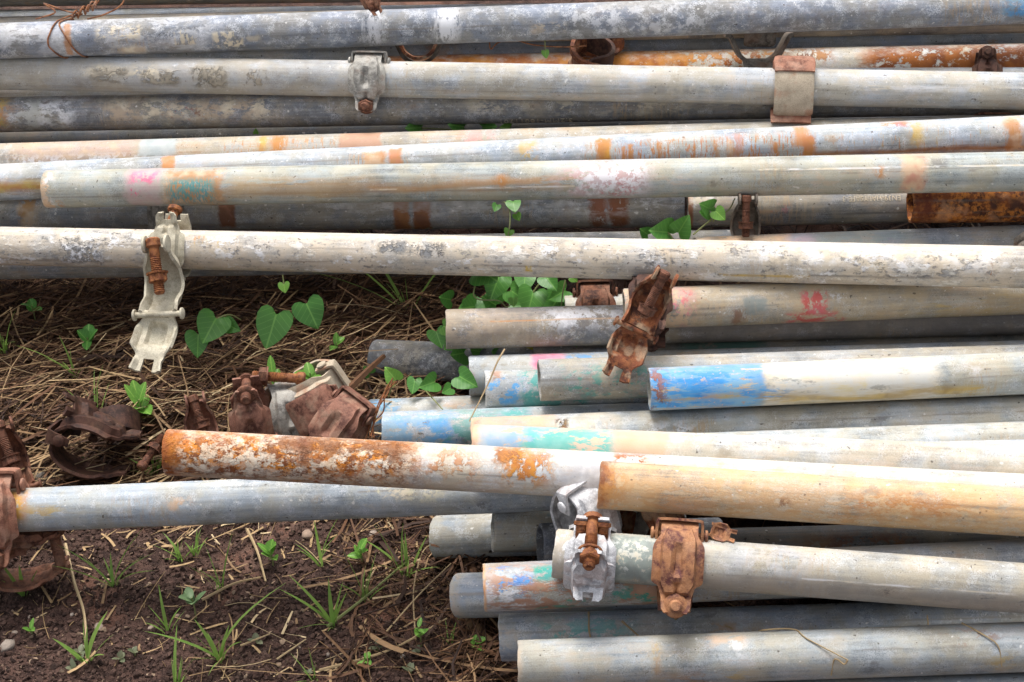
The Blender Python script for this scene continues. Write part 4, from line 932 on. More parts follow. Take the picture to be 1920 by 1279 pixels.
# clamps on the lower right tube
c = coupler(on_tube('P36', 1108), 'white-grey clamp with a rusty bolt pointing out near the tube end')
closed_half(c, M_WHT, M_BOLT, RX(52) @ RZ(180), nut=True, bracket=False)
part(c, 'saddle', 'cap', M_WHT, RX(8) @ Matrix.Scale(1.0, 4) @ Matrix.Scale(.80, 4, (0, 1, 0)))
for s_ in (-1, 1): part(c, 'fork_arm', 'swing_bolt', M_BOLT, T(s_ * .42, 1.25, 1.0) @ RZ(-90) @ Matrix.Scale(.45, 4, (1, 0, 0)))
c = coupler(on_tube('P36', 1270), 'tan-rusty clamp closed round the tube, purple rust spots, bolt at its foot')
closed_half(c, M_RO, M_RO, I4, nut=False)
inv = c.matrix_world.inverted()
lug = part(c, 'lug', 'flap', M_RO, inv @ free(1308, 985, 1.745, rz=72, ry=10, s=.42))
c = coupler(free(1095, 968, 1.835, ry=28, rz=30, rx=25), 'zinc clamp with white jaws wedged behind the bolted white clamp')
closed_half(c, M_WHT, M_BOLT, I4, nut=False)
c = coupler(free(1165, 975, 1.85, ry=-60, rz=-30), 'grey clamp jaw under the rim of the orange-tan tube')
closed_half(c, M_GRY, M_RD, SC(.9), bolt=False)
c = coupler(free(1216, 985, 1.845, rz=28, ry=40), 'red-brown clamp half hidden between the white and the tan clamp')
closed_half(c, M_RR, M_RD, I4, bolt=False, bracket=False)
# clamps at the left edge
c = coupler(on_tube('P32', 4), 'rusty double clamp on the blue-grey tube cut by the left edge')
closed_half(c, M_RL, M_RB, RX(12) @ SC(1.12))
inv = c.matrix_world.inverted()
closed_half(c, M_RB, M_RB, inv @ free(38, 1052, 1.99, rx=0, ry=68, rz=97, s=1.05), nut=False)
c = coupler(lying(18, 868, .03, rx=-10, ry=18, rz=14, s=1.12), 'rusty clamp lying open behind the left edge clamp, bolt inside')
open_half(c, M_RB, M_BRD, I4, flap=-40, swing=6, nut_at=2.0)
# clamps dumped on the hay
c = coupler(lying(228, 790, .030, rx=40, ry=30, rz=98, s=.98), 'dark brown clamp lying on the hay with its bolt pointing left')
open_half(c, M_RD, M_BRD, RX(180), flap=35, swing=-8, nut_at=3.0)
c = coupler(lying(165, 842, .025, ry=78, rz=72, rx=0, s=1.12), 'dark rusty clamp arching over the hay, hollow side to the viewer')
closed_half(c, M_RD, M_RD, I4, bolt=False, nut=False)
c = coupler(lying(378, 806, .03, rx=-8, ry=10, rz=12, s=.95), 'brown clamp standing in the hay just above the rusted tube end')
open_half(c, M_RH, M_BRD, I4, cap=False, swing=8)
c = coupler(lying(472, 782, .045, rx=-22, ry=-4, rz=188, s=1.0), 'brown clamp upright in the heap with its bolt through the top slot')
closed_half(c, M_RH, M_BRD, I4, nut=False)
c = coupler(lying(590, 728, .045, ry=22, rz=-58, rx=16, s=1.0), 'beige clamp with rust patches at the top of the heap, bolt pointing left')
closed_half(c, M_PLT, M_BOLT, I4, nut=False, bolt=False)
inv = c.matrix_world.inverted()
b = part(c, 'bolt', 'swing_bolt', M_BOLT, inv @ lying(562, 710, .07, rz=176, ry=-8, s=1.0)); part(b, 'nut', 'nut', M_BRD, T(.45, 0, 0))
c = coupler(lying(532, 772, .03, ry=20, rx=10, rz=10, s=.9), 'grey jaw of a clamp half sunk in the middle of the heap')
part(c, 'cap', 'cap', M_GRY); part(c, 'body', 'body', M_GRY)
c = coupler(lying(598, 765, .062, ry=0, rx=24, rz=-62, s=.86), 'brown clamp with a smooth back plate leaning in the heap')
part(c, 'plate', 'plate', M_RH); part(c, 'body', 'body', M_RH)
c = coupler(lying(640, 800, .052, rx=6, ry=-14, rz=-36, s=1.02), 'brown clamp with its square hinge bracket at the right of the heap')
closed_half(c, M_RH, M_BRD, I4)
c = coupler(lying(268, 872, .012, rz=60, ry=30, rx=60, s=.8), 'small rusty bolt end beside the rusted tube rim')
b = part(c, 'bolt', 'swing_bolt', M_BRD); part(b, 'nut', 'nut', M_BRD)
c = coupler(free(694, 0, 2.36, rz=30), 'tiny piece of rusty clamp at the top edge')
part(c, 'cap', 'cap', M_RB, SC(.5))
for q in ME.values():
    if q.users == 0: bpy.data.meshes.remove(q)

# ------------------------------------------------------------------ wires
def wire(name, pts, r, m, label, n=6, group_=None):
    me = tube_mesh(name, catmull(pts, n), r, 7)
    return tag(link(name, me, m), label, 'wire', group_)
M_WIRE = rust_material('wire_rust', (.10, .035, .02), (.30, .12, .05), (.45, .20, .08), .5, (.5, .42, .36), .15, 120, .0002)
# tie wire looped round the top tube
F = FRAMES['P2']; x0 = along('P2', 122)
def ringp(dx0, dx1, a0, a1, r=1.06, n=10):
    out = []
    for i in range(n + 1):
        u = i / n; th = rad(a0 + (a1 - a0) * u)
        out.append(F @ Vector((x0 + dx0 + (dx1 - dx0) * u, R * r * math.sin(th), R * r * math.cos(th))))
    return out
knot = F @ Vector((x0 + .012, R * 1.15, -R * .1))
root = empty('tie_wire', Matrix.Translation(knot), 'rusty tie wire knotted round the top left tube, loop sticking up', 'wire')
def wpart(name, pts, r=.0011, n=5):
    inv = Matrix.Translation(-knot)
    me = tube_mesh(name, [inv @ p for p in catmull(pts, n)], r, 7)
    return link(name, me, M_WIRE, root)
wpart('strand', [knot + Vector((.0, 0, .004))] + ringp(-.004, -.016, 80, 0, n=5) + ringp(-.016, .004, -20, -95, n=5))
wpart('strand', ringp(.012, -.002, 100, 60, n=3) + ringp(-.002, .028, 45, -88, n=6))
wpart('loop', [knot, knot + CX * .014 + CY * .012, knot + CX * .030 + CY * .022 - CZ * .01, knot + CX * .040 + CY * .052, knot + CX * .055 + CY * .060, knot + CX * .068 + CY * .045, knot + CX * .063 + CY * .018, knot + CX * .040 + CY * .004, knot + CX * .018 - CY * .002])
wpart('strand', [knot + CX * .012 + CY * .004, knot + CX * -.010 + CY * .008 + CZ * .004, knot + CX * -.038 + CY * .018, knot + CX * -.022 + CY * .006 + CZ * .004, knot + CX * -.048 - CY * .002])
wpart('twist', [knot + CX * (.03 * u / 12) + CY * (.016 * u / 12 + .005 * math.sin(u * 1.7)) + CZ * (.005 * math.cos(u * 1.7) + .002) for u in range(13)], .0012, 3)
wpart('twist', [knot + CX * (.034 * u / 12 - .004) + CY * (.018 * u / 12 - .005 * math.sin(u * 1.7)) + CZ * (-.005 * math.cos(u * 1.7) + .002) for u in range(13)], .0011, 3)
wire('loose_wire', [at(918, 72, 2.40), at(920, 92, 2.395), at(934, 80, 2.40), at(960, 74, 2.41), at(1000, 84, 2.40), at(1050, 88, 2.395), at(1100, 86, 2.40)], .0010, M_WIRE, 'thin rusty wire running behind the top tube to the ring clamp')
tw = empty('twisted_wire', Matrix.Translation(at(710, 770, 2.10)), 'orange twisted rusty wire beside the white and blue tube end', 'wire')
for q in range(5):
    rn = random.Random(q); pts = []
    for (px, py, dp) in ((738, 712, 2.09), (724, 738, 2.09), (708, 768, 2.085), (700, 790, 2.08), (694, 822, 2.07)):
        pts.append(at(px + rn.uniform(-6, 6) + (q - 2) * 3 * (1 if py > 760 else .3), py + rn.uniform(-4, 4), dp + rn.uniform(-.006, .006)) - tw.location)
    link('strand', tube_mesh('strand', catmull(pts, 5), .0008, 5), M_BOLT, tw)

# ------------------------------------------------------------------ green plants
def leaf_material(name, a, b, trans=.35, rough=.45, veins=False):
    m, t, bs = new_mat(name)
    oc = t.n('ShaderNodeTexCoord').outputs['Object']; rn = t.n('ShaderNodeObjectInfo').outputs['Random']
    P = t.vmath('ADD', oc, t.comb(t.math('MULTIPLY', rn, 9.0), rn, rn))
    n = t.noise(P, 90.0, 3.0, .6)
    c = t.mix(t.math('ADD', t.math('MULTIPLY', n, .6), t.math('MULTIPLY', rn, .5), clamp=True), a, b)
    if veins:
        sp = t.n('ShaderNodeSeparateXYZ'); t.put(sp.inputs[0], oc)
        ax = t.math('ABSOLUTE', sp.outputs[0])
        mid = t.math('SUBTRACT', 1.0, t.sstep(ax, .012, .035))
        saw = t.math('ABSOLUTE', t.math('SUBTRACT', t.math('FRACT', t.math('MULTIPLY', t.math('SUBTRACT', sp.outputs[1], t.math('MULTIPLY', ax, .8)), 5.0)), .5))
        side = t.math('MULTIPLY', t.math('SUBTRACT', 1.0, t.sstep(saw, .02, .09)), .5)
        c = t.mix(t.math('MULTIPLY', t.math('MAXIMUM', mid, side), .55), c, (min(1, b[0] * 2.2), min(1, b[1] * 1.7), b[2] * 2))
    t.put(bs.inputs['Base Color'], c); bs.inputs['Roughness'].default_value = rough; bs.inputs['Specular IOR Level'].default_value = .4
    tr = t.n('ShaderNodeBsdfTranslucent'); t.put(tr.inputs['Color'], c)
    mx = t.n('ShaderNodeMixShader'); mx.inputs[0].default_value = trans
    out = [q for q in m.node_tree.nodes if q.type == 'OUTPUT_MATERIAL'][0]
    t.t.links.new(bs.outputs[0], mx.inputs[1]); t.t.links.new(tr.outputs[0], mx.inputs[2]); t.t.links.new(mx.outputs[0], out.inputs[0])
    return m
M_LEAF = leaf_material('vine_leaf', (.060, .20, .040), (.12, .32, .06), .3, .36, True)
M_LEAFL = leaf_material('young_leaf', (.12, .30, .045), (.20, .42, .07), .35, .42, True)
M_LEAFY = leaf_material('yellow_leaf', (.42, .36, .03), (.50, .42, .05), .3, .45, True)
M_GRASS = leaf_material('grass_blade', (.17, .33, .06), (.34, .50, .12), .5, .42)
M_DRY = leaf_material('dry_stalk', (.30, .20, .10), (.48, .36, .20), .1, .6)
M_STEM = leaf_material('vine_stem', (.16, .20, .06), (.28, .28, .12), .1, .5)
M_WEED = leaf_material('weed_leaf', (.10, .13, .07), (.20, .20, .12), .15)
def heart(w, l, fold, droop):
    """heart-shaped blade, stalk at the origin, tip along +Y"""
    prof = [(-.16, .30), (-.20, .62), (-.10, .88), (.08, 1.0), (.28, .97), (.48, .84), (.66, .62), (.82, .37), (.93, .17), (1.0, .0)]
    vs, fs = [], []
    cols = 6
    for j, (y, h_) in enumerate(prof):
        for i in range(cols + 1):
            s = -1 + 2 * i / cols
            yy = y if j else y + .16 * (1 - abs(s)) * 1.0
            if j == 1: yy = y + .20 * (1 - abs(s)) ** 1.0 * .9
            if j == 2: yy = y + .10 * (1 - abs(s)) ** 1.0 * .8
            x = s * h_ * w * .5
            vs.append((x, yy * l, fold * abs(s) * h_ * w * .5 - droop * l * max(0, yy) ** 2 + .02 * l * math.sin(yy * 9 + s * 2)))
    for j in range(len(prof) - 1):
        for i in range(cols): fs.append((j * (cols + 1) + i, j * (cols + 1) + i + 1, (j + 1) * (cols + 1) + i + 1, (j + 1) * (cols + 1) + i))
    return mesh_from('heart_leaf', vs, fs)
HEARTS = [heart(1.05, .88, .22, .14), heart(1.05, .95, .38, .24), heart(1.0, 1.0, .10, .08)]
def ovate(w, l, cup):
    prof = [(0, .08), (.08, .42), (.22, .78), (.42, 1.0), (.62, .95), (.80, .70), (.93, .38), (1.0, .10)]
    vs, fs = [], []
    for y, h_ in prof:
        for i in range(5):
            s = -1 + i / 2
            vs.append((s * h_ * w * .5, y * l, cup * (s * s) * h_ * w * .5 - .18 * l * y * y + .06 * l * y))
    for j in range(len(prof) - 1):
        for i in range(4): fs.append((j * 5 + i, j * 5 + i + 1, (j + 1) * 5 + i + 1, (j + 1) * 5 + i))
    return mesh_from('ovate_leaf', vs, fs)
OVATES = [ovate(.62, 1.0, .3), ovate(.75, .95, .45), ovate(.5, 1.1, .2)]
def vine(label, leaves, stems, grp='vine sprigs among the tubes'):
    """leaves: (px, py of stalk end, depth, size px, turn of the tip in the picture deg, tilt, kind)"""
    p0 = at(*leaves[0][:3])
    root = empty('vine', Matrix.Translation(p0), label, 'vine', grp)
    for i, (px, py, dp, sz, ang, tilt, kind) in enumerate(leaves):
        s = sz * .82 / FPX * dp
        m = frame(at(px, py, dp) - p0, CX, CY, CZ) @ RZ(ang) @ RX(tilt) @ Matrix.Scale(s, 4)
        me = HEARTS[(i * 7 + int(px)) % 3]
        key = {0: M_LEAF, 1: M_LEAFL, 2: M_LEAFY}[kind]
        me = me.copy(); me.materials.clear()
        link('leaf', me, key, root, m)
    for st_ in stems:
        pts = [at(*q) - p0 for q in st_]
        link('stem', tube_mesh('stem', catmull(pts, 5), .0011, 5, .0007), M_STEM, root)
    return root
vine('lush dark vine with many heart leaves in the hollow below the cream tube', [
    (1000, 548, 2.20, 66, 165, 25, 0), (958, 545, 2.21, 56, 235, 20, 0), (935, 520, 2.19, 62, 160, 20, 0), (903, 508, 2.17, 76, 235, 55, 0), (985, 512, 2.21, 52, 175, 30, 0), (1045, 560, 2.22, 64, 150, 25, 0),
    (890, 575, 2.24, 62, 100, 60, 0), (930, 572, 2.23, 52, 60, 55, 0), (1025, 520, 2.19, 46, 215, 40, 0), (1060, 545, 2.22, 48, 120, 30, 0), (905, 560, 2.25, 60, 200, 30, 0), (975, 572, 2.23, 55, 190, 40, 0), (1010, 585, 2.24, 52, 170, 40, 0), (962, 560, 2.165, 22, 185, 10, 1), (1072, 520, 2.17, 20, 230, 20, 1),
    (845, 562, 2.26, 45, 80, 60, 0), (870, 580, 2.26, 50, 250, 50, 0), (1100, 590, 2.2, 46, 20, 40, 0)],
    [[(893, 530, 2.17), (888, 552, 2.165), (900, 562, 2.165), (935, 564, 2.165), (950, 576, 2.17), (960, 568, 2.17)], [(1060, 525, 2.17), (1056, 545, 2.17), (1052, 575, 2.18)], [(1000, 548, 2.2), (1012, 530, 2.2), (1020, 510, 2.21)], [(958, 545, 2.21), (985, 560, 2.215), (1000, 548, 2.2)]])
vine('vine leaves crowding the slot under the tube ending in mid air', [
    (852, 640, 2.19, 40, 130, 40, 0), (832, 612, 2.18, 40, 250, 20, 1), (818, 622, 2.19, 44, 200, 30, 0), (870, 662, 2.17, 56, 100, 60, 0), (905, 660, 2.18, 52, 80, 60, 0), (942, 660, 2.18, 44, 90, 60, 0), (985, 658, 2.17, 46, 265, 60, 2), (1025, 655, 2.17, 44, 90, 55, 1), (1062, 655, 2.17, 46, 270, 60, 1), (1085, 658, 2.18, 40, 80, 60, 1), (1010, 660, 2.19, 40, 60, 60, 0)],
    [[(830, 640, 2.19), (900, 662, 2.18), (1000, 660, 2.18), (1090, 655, 2.18)]])
vine('two broad heart leaves in the shade over the hay', [(518, 590, 2.24, 84, 165, 18, 0), (575, 570, 2.24, 72, 205, 12, 0), (532, 532, 2.26, 26, 190, 20, 1)], [[(518, 590, 2.242), (540, 600, 2.25), (560, 620, 2.27)], [(575, 570, 2.242), (556, 588, 2.25), (545, 604, 2.255)], [(532, 532, 2.26), (530, 515, 2.26)]])
vine('pair of glossy folded heart leaves right of the hanging cream clamp', [(405, 598, 2.245, 76, 155, 30, 0), (372, 628, 2.245, 56, 180, 25, 0), (425, 608, 2.25, 40, 245, 30, 0)], [[(405, 598, 2.246), (430, 590, 2.26), (452, 600, 2.28)], [(372, 628, 2.246), (390, 618, 2.25)]])
vine('thin vine shoot climbing before the rust-stained grey tube', [(962, 378, 2.275, 36, 190, 45, 0), (968, 402, 2.27, 20, 205, 20, 1), (955, 432, 2.25, 24, 160, 40, 1), (932, 384, 2.29, 22, 160, 40, 0)], [[(952, 445, 2.24), (956, 420, 2.26), (955, 392, 2.272), (945, 378, 2.28)]])
vine('large wet vine leaves resting above the cream tube right of centre', [(1252, 436, 2.20, 64, 88, 55, 0), (1272, 436, 2.20, 54, 330, 45, 0), (1215, 440, 2.21, 34, 60, 50, 0)], [[(1252, 436, 2.2), (1262, 448, 2.2), (1270, 470, 2.22)]])
vine('small sprig with bright leaf in front of the stamped tube end', [(1330, 392, 2.19, 48, 70, 65, 0), (1325, 398, 2.188, 36, 95, 60, 0), (1342, 396, 2.185, 34, 225, 15, 1), (1340, 388, 2.20, 34, 110, 60, 0)], [[(1332, 415, 2.2), (1330, 400, 2.19)], [(1338, 415, 2.2), (1340, 400, 2.187)], [(1300, 440, 2.19), (1330, 415, 2.2), (1365, 395, 2.2), (1378, 372, 2.21)]])
vine('little heart leaves beside the dark mottled tube end over the hay', [(742, 712, 2.12, 40, 40, 20, 1), (778, 712, 2.15, 36, 170, 25, 0), (815, 716, 2.14, 46, 110, 45, 0), (862, 706, 2.10, 52, 240, 30, 0), (845, 728, 2.12, 30, 120, 40, 0), (694, 700, 2.2, 30, 40, 45, 0), (700, 780, 2.1, 24, 110, 30, 1)], [[(742, 712, 2.12), (736, 722, 2.13), (728, 745, 2.14)], [(778, 712, 2.15), (800, 735, 2.15), (830, 768, 2.10)], [(815, 716, 2.14), (805, 735, 2.15)]])
vine('vine leaves glimpsed in the dark gap above the orange-tinted tube', [(790, 240, 2.42, 56, 100, 62, 0), (870, 238, 2.42, 56, 90, 62, 0), (905, 240, 2.42, 52, 270, 62, 0), (955, 240, 2.41, 26, 90, 40, 1), (480, 250, 2.43, 12, 0, 30, 1)], [[(790, 240, 2.42), (900, 245, 2.43), (960, 240, 2.42)]])
vine('tiny green tendril hanging behind the top tube', [(1022, 96, 2.39, 18, 190, 10, 1)], [[(1020, 60, 2.395), (1022, 80, 2.392), (1022, 96, 2.39)]])

def blade(L, w, lean, curl, fold=.25):
    vs, fs = [], []; n = 7
    for i in range(n + 1):
        u = i / n
        hw = w * .5 * (min(1, .45 + u * 2.2)) * (1 - u ** 3)
        x = lean * L * u + curl * L * u * u; z = L * u * (1 - .25 * abs(curl) * u)
        for s in (-1, 0, 1): vs.append((x, s * hw, z + (fold * hw if s else 0)))
    for i in range(n):
        for s in (0, 1): fs.append((i * 3 + s, i * 3 + s + 1, (i + 1) * 3 + s + 1, (i + 1) * 3 + s))
    return mesh_from('blade', vs, fs)
def ground_at(px, py):
    p = on_z(px, py, -.02)
    for _ in range(3): p = on_z(px, py, ground_h(p.x, p.y))
    return p
def tuft(px, py, spec, label, seed, hay=0.0):
    """spec: (length m, width m, lean, curl, heading deg)"""
    p = ground_at(px, py); p.z += hay
    root = empty('grass_tuft', Matrix.Translation(p), label, 'grass', 'grass tufts on the soil')
    rn = random.Random(seed)
    spec = list(spec) + [(rn.uniform(.018, .045), rn.uniform(.0015, .003), rn.uniform(.1, .8), rn.uniform(0, .6), rn.uniform(0, 360)) for _ in range(4)]
    for (L, w, le, cu, hd) in spec:
        me = blade(L * rn.uniform(1.0, 1.35), w * .62, le * .72 + rn.uniform(-.1, .1), cu + rn.uniform(-.1, .25))
        link('blade', me, M_GRASS, root, Matrix.Translation((rn.uniform(-.003, .003), rn.uniform(-.003, .003), -.003)) @ RZ(hd))
def rand_spec(seed, n, L, w):
    rn = random.Random(seed)
    return [(L * rn.uniform(.45, 1), w * rn.uniform(.6, 1.1), rn.uniform(.05, .55), rn.uniform(-.1, .5), rn.uniform(0, 360)) for _ in range(n)]
tuft(212, 1100, [(.085, .006, .35, .1, 15), (.06, .005, .5, .5, 170), (.055, .005, .55, .6, 0), (.04, .006, .2, .2, 90), (.05, .005, .7, .3, 210), (.05, .005, .6, .5, 330), (.03, .005, .3, .2, 120)], 'grass tuft with long blades left of the lower soil patch', 1)
tuft(760, 1085, [(.085, .010, .1, .05, 20), (.075, .008, .2, .0, 190), (.055, .012, .6, .0, 10), (.06, .007, .2, .3, 170), (.04, .006, .3, .2, 90), (.045, .006, .6, .4, 330)], 'bright green broad-bladed grass tuft near the half buried tube end', 2)
tuft(625, 1175, [(.05, .008, .15, .1, 90), (.055, .007, .75, .3, 170), (.05, .007, .55, .3, 150), (.045, .007, .35, .1, 30), (.035, .010, .5, .0, 20)], 'squat grass tuft in the middle of the bare soil', 3)
tuft(683, 1130, [(.075, .008, .15, -.1, 190), (.05, .008, .1, .0, 10), (.04, .006, .5, .1, 200), (.03, .006, .6, .2, 350)], 'grass tuft with a spotted pale blade beside the squat tuft', 4)
tuft(415, 1240, [(.080, .007, .25, .55, 20), (.06, .009, .2, .1, 150), (.05, .007, .7, .5, 185), (.04, .010, .4, .2, 330), (.035, .010, .5, .1, 40), (.03, .008, .5, .2, 120)], 'leafy grass tuft with an arching blade at bottom left', 5)
tuft(165, 1240, [(.050, .014, .3, .1, 30), (.03, .010, .6, .2, 170), (.035, .006, .2, .1, 80), (.03, .008, .5, .3, 320)], 'small broad-leaved sprout at the bottom left corner', 6)
tuft(318, 1185, [(.045, .006, .2, .1, 100), (.035, .006, .3, .2, 20), (.025, .006, .5, .2, 200)], 'thin grass sprout in front of the leafy tuft', 7)
tuft(600, 1060, [(.065, .006, .05, .05, 90), (.055, .004, .35, .1, 20), (.03, .004, .3, .3, 160)], 'slender upright grass below the grey tube', 8)
tuft(45, 1115, [(.045, .008, .4, .0, 160), (.03, .007, .3, .1, 190), (.035, .012, .7, .1, 10), (.03, .009, .2, .1, 80)], 'grass sprout before the rusty double clamp at the left edge', 9)
tuft(412, 1105, rand_spec(41, 4, .055, .004), 'wispy grass behind the seedling in mid soil', 10)
tuft(340, 1050, rand_spec(42, 7, .035, .006), 'low yellowish grass clump under the grey tube', 11)
tuft(290, 893, rand_spec(43, 9, .045, .007), 'green grass sprig left of the rusted tube rim', 12)
tuft(365, 1040, rand_spec(44, 5, .030, .006), 'short grass clump close to the grey tube', 13)
tuft(845, 1205, rand_spec(45, 3, .03, .004), 'few thin grass blades near the lower straw drift', 14)
tuft(330, 1290, rand_spec(46, 4, .05, .008), 'grass blade rising from the bottom edge', 15)
tuft(590, 1275, rand_spec(47, 3, .035, .004), 'thin curled sprout at the bottom edge', 16)
tuft(20, 700, rand_spec(48, 5, .09, .006), 'green grass blades in the hay at the left edge', 17, .03)
tuft(150, 745, rand_spec(49, 4, .09, .006), 'loose green blades lying in the hay left of centre', 18, .03)
tuft(770, 610, [(.09, .007, .8, .2, 130), (.09, .006, .9, .3, 200), (.08, .006, .6, .4, 30), (.08, .006, .8, .2, 160)], 'dark grass blades in the shade beside the vine', 19, .02)
tuft(190, 815, rand_spec(50, 3, .07, .006), 'grass blades beside the dark clamps on the hay', 20, .02)
def seedling(px, py, n, s, h_, label, seed, lift=0.0, m=None):
    p = ground_at(px, py); p.z += lift; rn = random.Random(seed)
    root = empty('seedling', Matrix.Translation(p), label, 'seedling', 'seedlings on the soil')
    link('stem', tube_mesh('stem', [(0, 0, -.003), (.001, 0, h_ * .5), (.0, .001, h_)], .0011, 5, .0008), M_STEM, root)
    for i in range(n):
        a = 360 / n * i * 1.3 + rn.uniform(-25, 25); q = OVATES[(i + seed) % 3]
        me = q.copy(); me.materials.clear()
        u = rn.uniform(.45, 1.0)
        link('leaf', me, m or M_LEAFL, root, Matrix.Translation((0, 0, h_ * u)) @ RZ(a) @ RX(rn.uniform(15, 65)) @ Matrix.Diagonal((s, s * rn.uniform(.8, 1.2), s, 1)))
seedling(512, 1060, 7, .016, .022, 'bright rosette seedling below the grey tube', 1)
seedling(368, 1160, 5, .018, .030, 'grey-green seedling with paired leaves in mid soil', 2, m=leaf_material('sage_leaf', (.12, .2, .09), (.2, .3, .14), .2))
seedling(680, 1062, 6, .014, .026, 'little leafy seedling behind the spotted grass', 3)
seedling(275, 812, 6, .026, .03, 'fresh green seedling among the dark clamps', 4, .02)
seedling(525, 780, 5, .020, .045, 'pale green shoot growing out of the clamp heap', 5, .02)
seedling(598, 800, 4, .020, .05, 'green sprout between the brown clamps of the heap', 6, .03)
seedling(690, 1250, 4, .010, .012, 'tiny two-leaf seedling at the bottom centre', 7)
seedling(790, 1215, 6, .010, .030, 'thin seedling beside the straw drift', 8)
seedling(180, 700, 5, .024, .02, 'round-leaved seedling in the hay left of the hanging clamp', 9, .035, M_LEAF)
seedling(75, 632, 4, .018, .02, 'dim seedling in the shaded hay at far left', 10, .03, M_LEAF)
seedling(640, 705, 3, .016, .02, 'small seedling at the back of the clamp heap', 11, .03)
seedling(895, 1230, 6, .012, .02, 'small bright seedling in the straw by the tube ends', 12)
seedling(160, 880, 3, .012, .01, 'tiny leaf sprout before the dark arching clamp', 13)
seedling(60, 1190, 4, .010, .008, 'purple-green ground leaflets at far left', 14)
for i in range(10):
    rn = random.Random(100 + i)
    px, py = rn.uniform(40, 800), rn.uniform(1190, 1275)
    seedling(px, py, 4, rn.uniform(.006, .010), .004, 'tiny ground-hugging weed on the soil near the bottom edge', 60 + i, m=M_WEED)


def stalk(pts, r, label, m=None):
    me = tube_mesh('dry_stalk', catmull(pts, 5), r, 5, r * .6)
    return tag(link('dry_stalk', me, m or M_DRY), label, 'stalk', 'single dry stalks')
def onp(k, px, v, lift=1.06):
    return FRAMES[k] @ Vector((along(k, px), R * lift * v, R * lift * math.sqrt(max(0, 1 - v * v))))
stalk([at(946, 655, 2.07), at(932, 680, 2.055), at(915, 720, 2.05), at(880, 790, 2.035)], .0012, 'pale stalk leaning across the pink-banded tube end')
stalk([onp('P38', 1356, .2), onp('P38', 1400, -.2), onp('P39', 1432, .98), onp('P39', 1490, .97), onp('P39', 1510, .6), onp('P39', 1580, -.2, 1.3)], .0010, 'kinked straw stalk lying over the bottom right tube')
stalk([onp('P39', 1580, -.2, 1.3), onp('P39', 1574, -.35, 1.2), onp('P39', 1558, -.2), onp('P39', 1552, -.8)], .0010, 'bent straw tip on the front of the bottom right tube')
stalk([onp('P39', 1805, .98), onp('P39', 1830, .6), onp('P39', 1860, .1), onp('P39', 1868, -.7)], .0009, 'brown curved stem hanging down the bottom right tube')
stalk([onp('P38', 1105, .9), onp('P38', 1104, .2), onp('P38', 1108, -.3)], .0012, 'short dark stem on the second lowest tube')
stalk([onp('P38', 1165, .5), onp('P38', 1195, -.1)], .0012, 'short straw piece beside the tan clamp')
stalk([onp('P38', 1265, .5, 1.1), onp('P38', 1280, .9, 1.3), onp('P36', 1300, -.9, 1.1)], .0016, 'yellow grass stem caught under the tan clamp')
stalk([onp('P38', 1732, .9), onp('P38', 1731, .1), onp('P38', 1730, -.4)], .0009, 'short upright straw on the second lowest tube at right')
stalk([ground_at(600, 1262) + Vector((0, 0, .004)), ground_at(730, 1230) + Vector((0, 0, .008)), ground_at(840, 1175) + Vector((0, 0, .012))], .0016, 'long tan stalk slanting over the soil at bottom centre')
stalk([ground_at(615, 1180) + Vector((0, 0, .004)), ground_at(690, 1130) + Vector((0, 0, .010)), ground_at(765, 1070) + Vector((0, 0, .014))], .0018, 'thick green-tan runner linking two grass tufts', M_STEM)
stalk([ground_at(725, 1190) + Vector((0, 0, .004)), ground_at(790, 1140) + Vector((0, 0, .020)), ground_at(850, 1095) + Vector((0, 0, .03))], .0009, 'fine grey straw slanting up to the straw drift')
stalk([ground_at(780, 1205) + Vector((0, 0, .004)), ground_at(778, 1120) + Vector((0, 0, .012)), ground_at(800, 1070) + Vector((0, 0, .03)), ground_at(835, 1055) + Vector((0, 0, .03))], .0010, 'upright bent tan stem beside the bright green tuft')
stalk([ground_at(380, 1130) + Vector((0, 0, .004)), ground_at(440, 1105) + Vector((0, 0, .008)), ground_at(490, 1090) + Vector((0, 0, .006))], .0018, 'broad straw lying left of the bare soil patch')
stalk([ground_at(465, 1000) + Vector((0, 0, .006)), ground_at(485, 1045) + Vector((0, 0, .008)), ground_at(500, 1098) + Vector((0, 0, .006))], .0018, 'tan straw pointing down from the grey tube')
stalk([ground_at(130, 1045) + Vector((0, 0, .02)), ground_at(145, 1110) + Vector((0, 0, .016)), ground_at(162, 1165) + Vector((0, 0, .01)), ground_at(164, 1240) + Vector((0, 0, .004))], .0020, 'pale woody stem curving down beside the left tuft')
stalk([ground_at(520, 1240) + Vector((0, 0, .003)), ground_at(575, 1205) + Vector((0, 0, .005))], .0012, 'short straw bit on the dark soil')
stalk([ground_at(452, 1216) + Vector((0, 0, .004)), ground_at(508, 1196) + Vector((0, 0, .006))], .0012, 'short straw behind the arching grass blade')
stalk([on_z(650, 735, .05), on_z(690, 695, .055), on_z(720, 668, .05)], .0050, 'thick brown stick in the hay by the dark tube end', M_HAY)

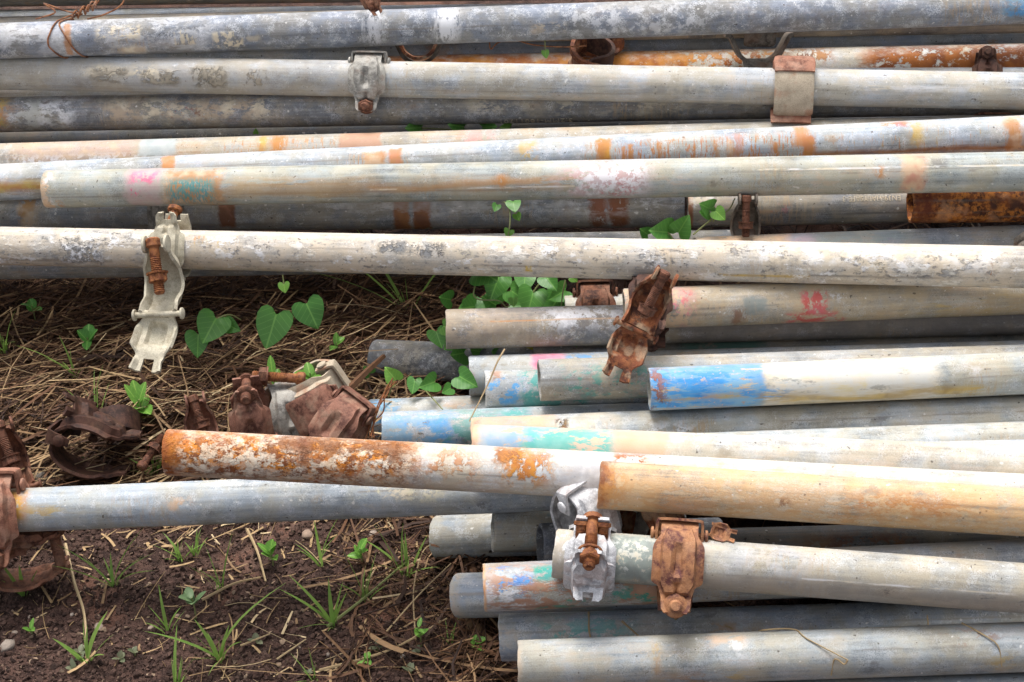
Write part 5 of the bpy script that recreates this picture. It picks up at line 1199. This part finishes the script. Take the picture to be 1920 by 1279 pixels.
# stones
m_st, t, b = new_mat('pale_stone')
oc = t.n('ShaderNodeTexCoord').outputs['Object']; rn_ = t.n('ShaderNodeObjectInfo').outputs['Random']
n_ = t.noise(t.vmath('ADD', oc, t.comb(rn_, rn_, rn_)), 130.0, 4.0, .65)
t.put(b.inputs['Base Color'], t.mix(n_, t.mix(rn_, (.22, .15, .11), (.26, .22, .19)), t.mix(rn_, (.42, .29, .20), (.36, .32, .27)))); b.inputs['Roughness'].default_value = .85
bump(t, b, n_, .002)
def stone(px, py, w, label, seed):
    rn = random.Random(seed); bm = bmesh.new(); bmesh.ops.create_icosphere(bm, subdivisions=2, radius=1.0)
    p = ground_at(px, py); s = w / FPX * (p - CAMP).length / 2
    for v in bm.verts: v.co = v.co * (1 + .35 * mnoise.noise(v.co * 1.3 + Vector((seed, 0, 0))))
    for v in bm.verts: v.co = Vector((v.co.x, v.co.y * .85, v.co.z * .6)) * s
    me = bpy.data.meshes.new('stone'); bm.to_mesh(me); bm.free()
    me.polygons.foreach_set('use_smooth', [True] * len(me.polygons))
    tag(link('stone', me, m_st, None, Matrix.Translation(p + Vector((0, 0, s * .2))) @ RZ(rn.uniform(0, 360))), label, 'stone', 'stones on the soil')
for i, (px, py, w, lb) in enumerate([(577, 1004, 26, 'round peach stone under the middle of the grey tube'), (700, 1003, 20, 'flat pale stone right of the round peach stone'), (15, 1213, 30, 'cream stone at the far left of the soil'), (186, 1177, 20, 'beige pebble below the left grass tuft'),
        (57, 1158, 11, 'yellow pebble above the cream stone'), (135, 1153, 8, 'small orange pebble left of the beige pebble'), (332, 1155, 10, 'tan pebble in the middle of the soil'), (283, 1178, 12, 'small buff pebble above the leafy tuft'), (28, 1187, 12, 'yellowish chip beside the cream stone'), (78, 895, 26, 'grey stone against the left end of the grey tube'),
        (145, 870, 24, 'grey-brown stone before the arching clamp'), (1578, 1274, 20, 'pale pebble in the chaff under the bottom tube'), (1555, 1278, 14, 'orange chip in the chaff under the bottom tube'), (1595, 1277, 10, 'small tan pebble in the chaff under the bottom tube'), (560, 1215, 9, 'tiny pinkish pebble on the dark soil'), (615, 1228, 9, 'tiny grey pebble on the dark soil'), (755, 1232, 11, 'greenish flat pebble near the bottom centre')]):
    stone(px, py, w, lb, i + 3)
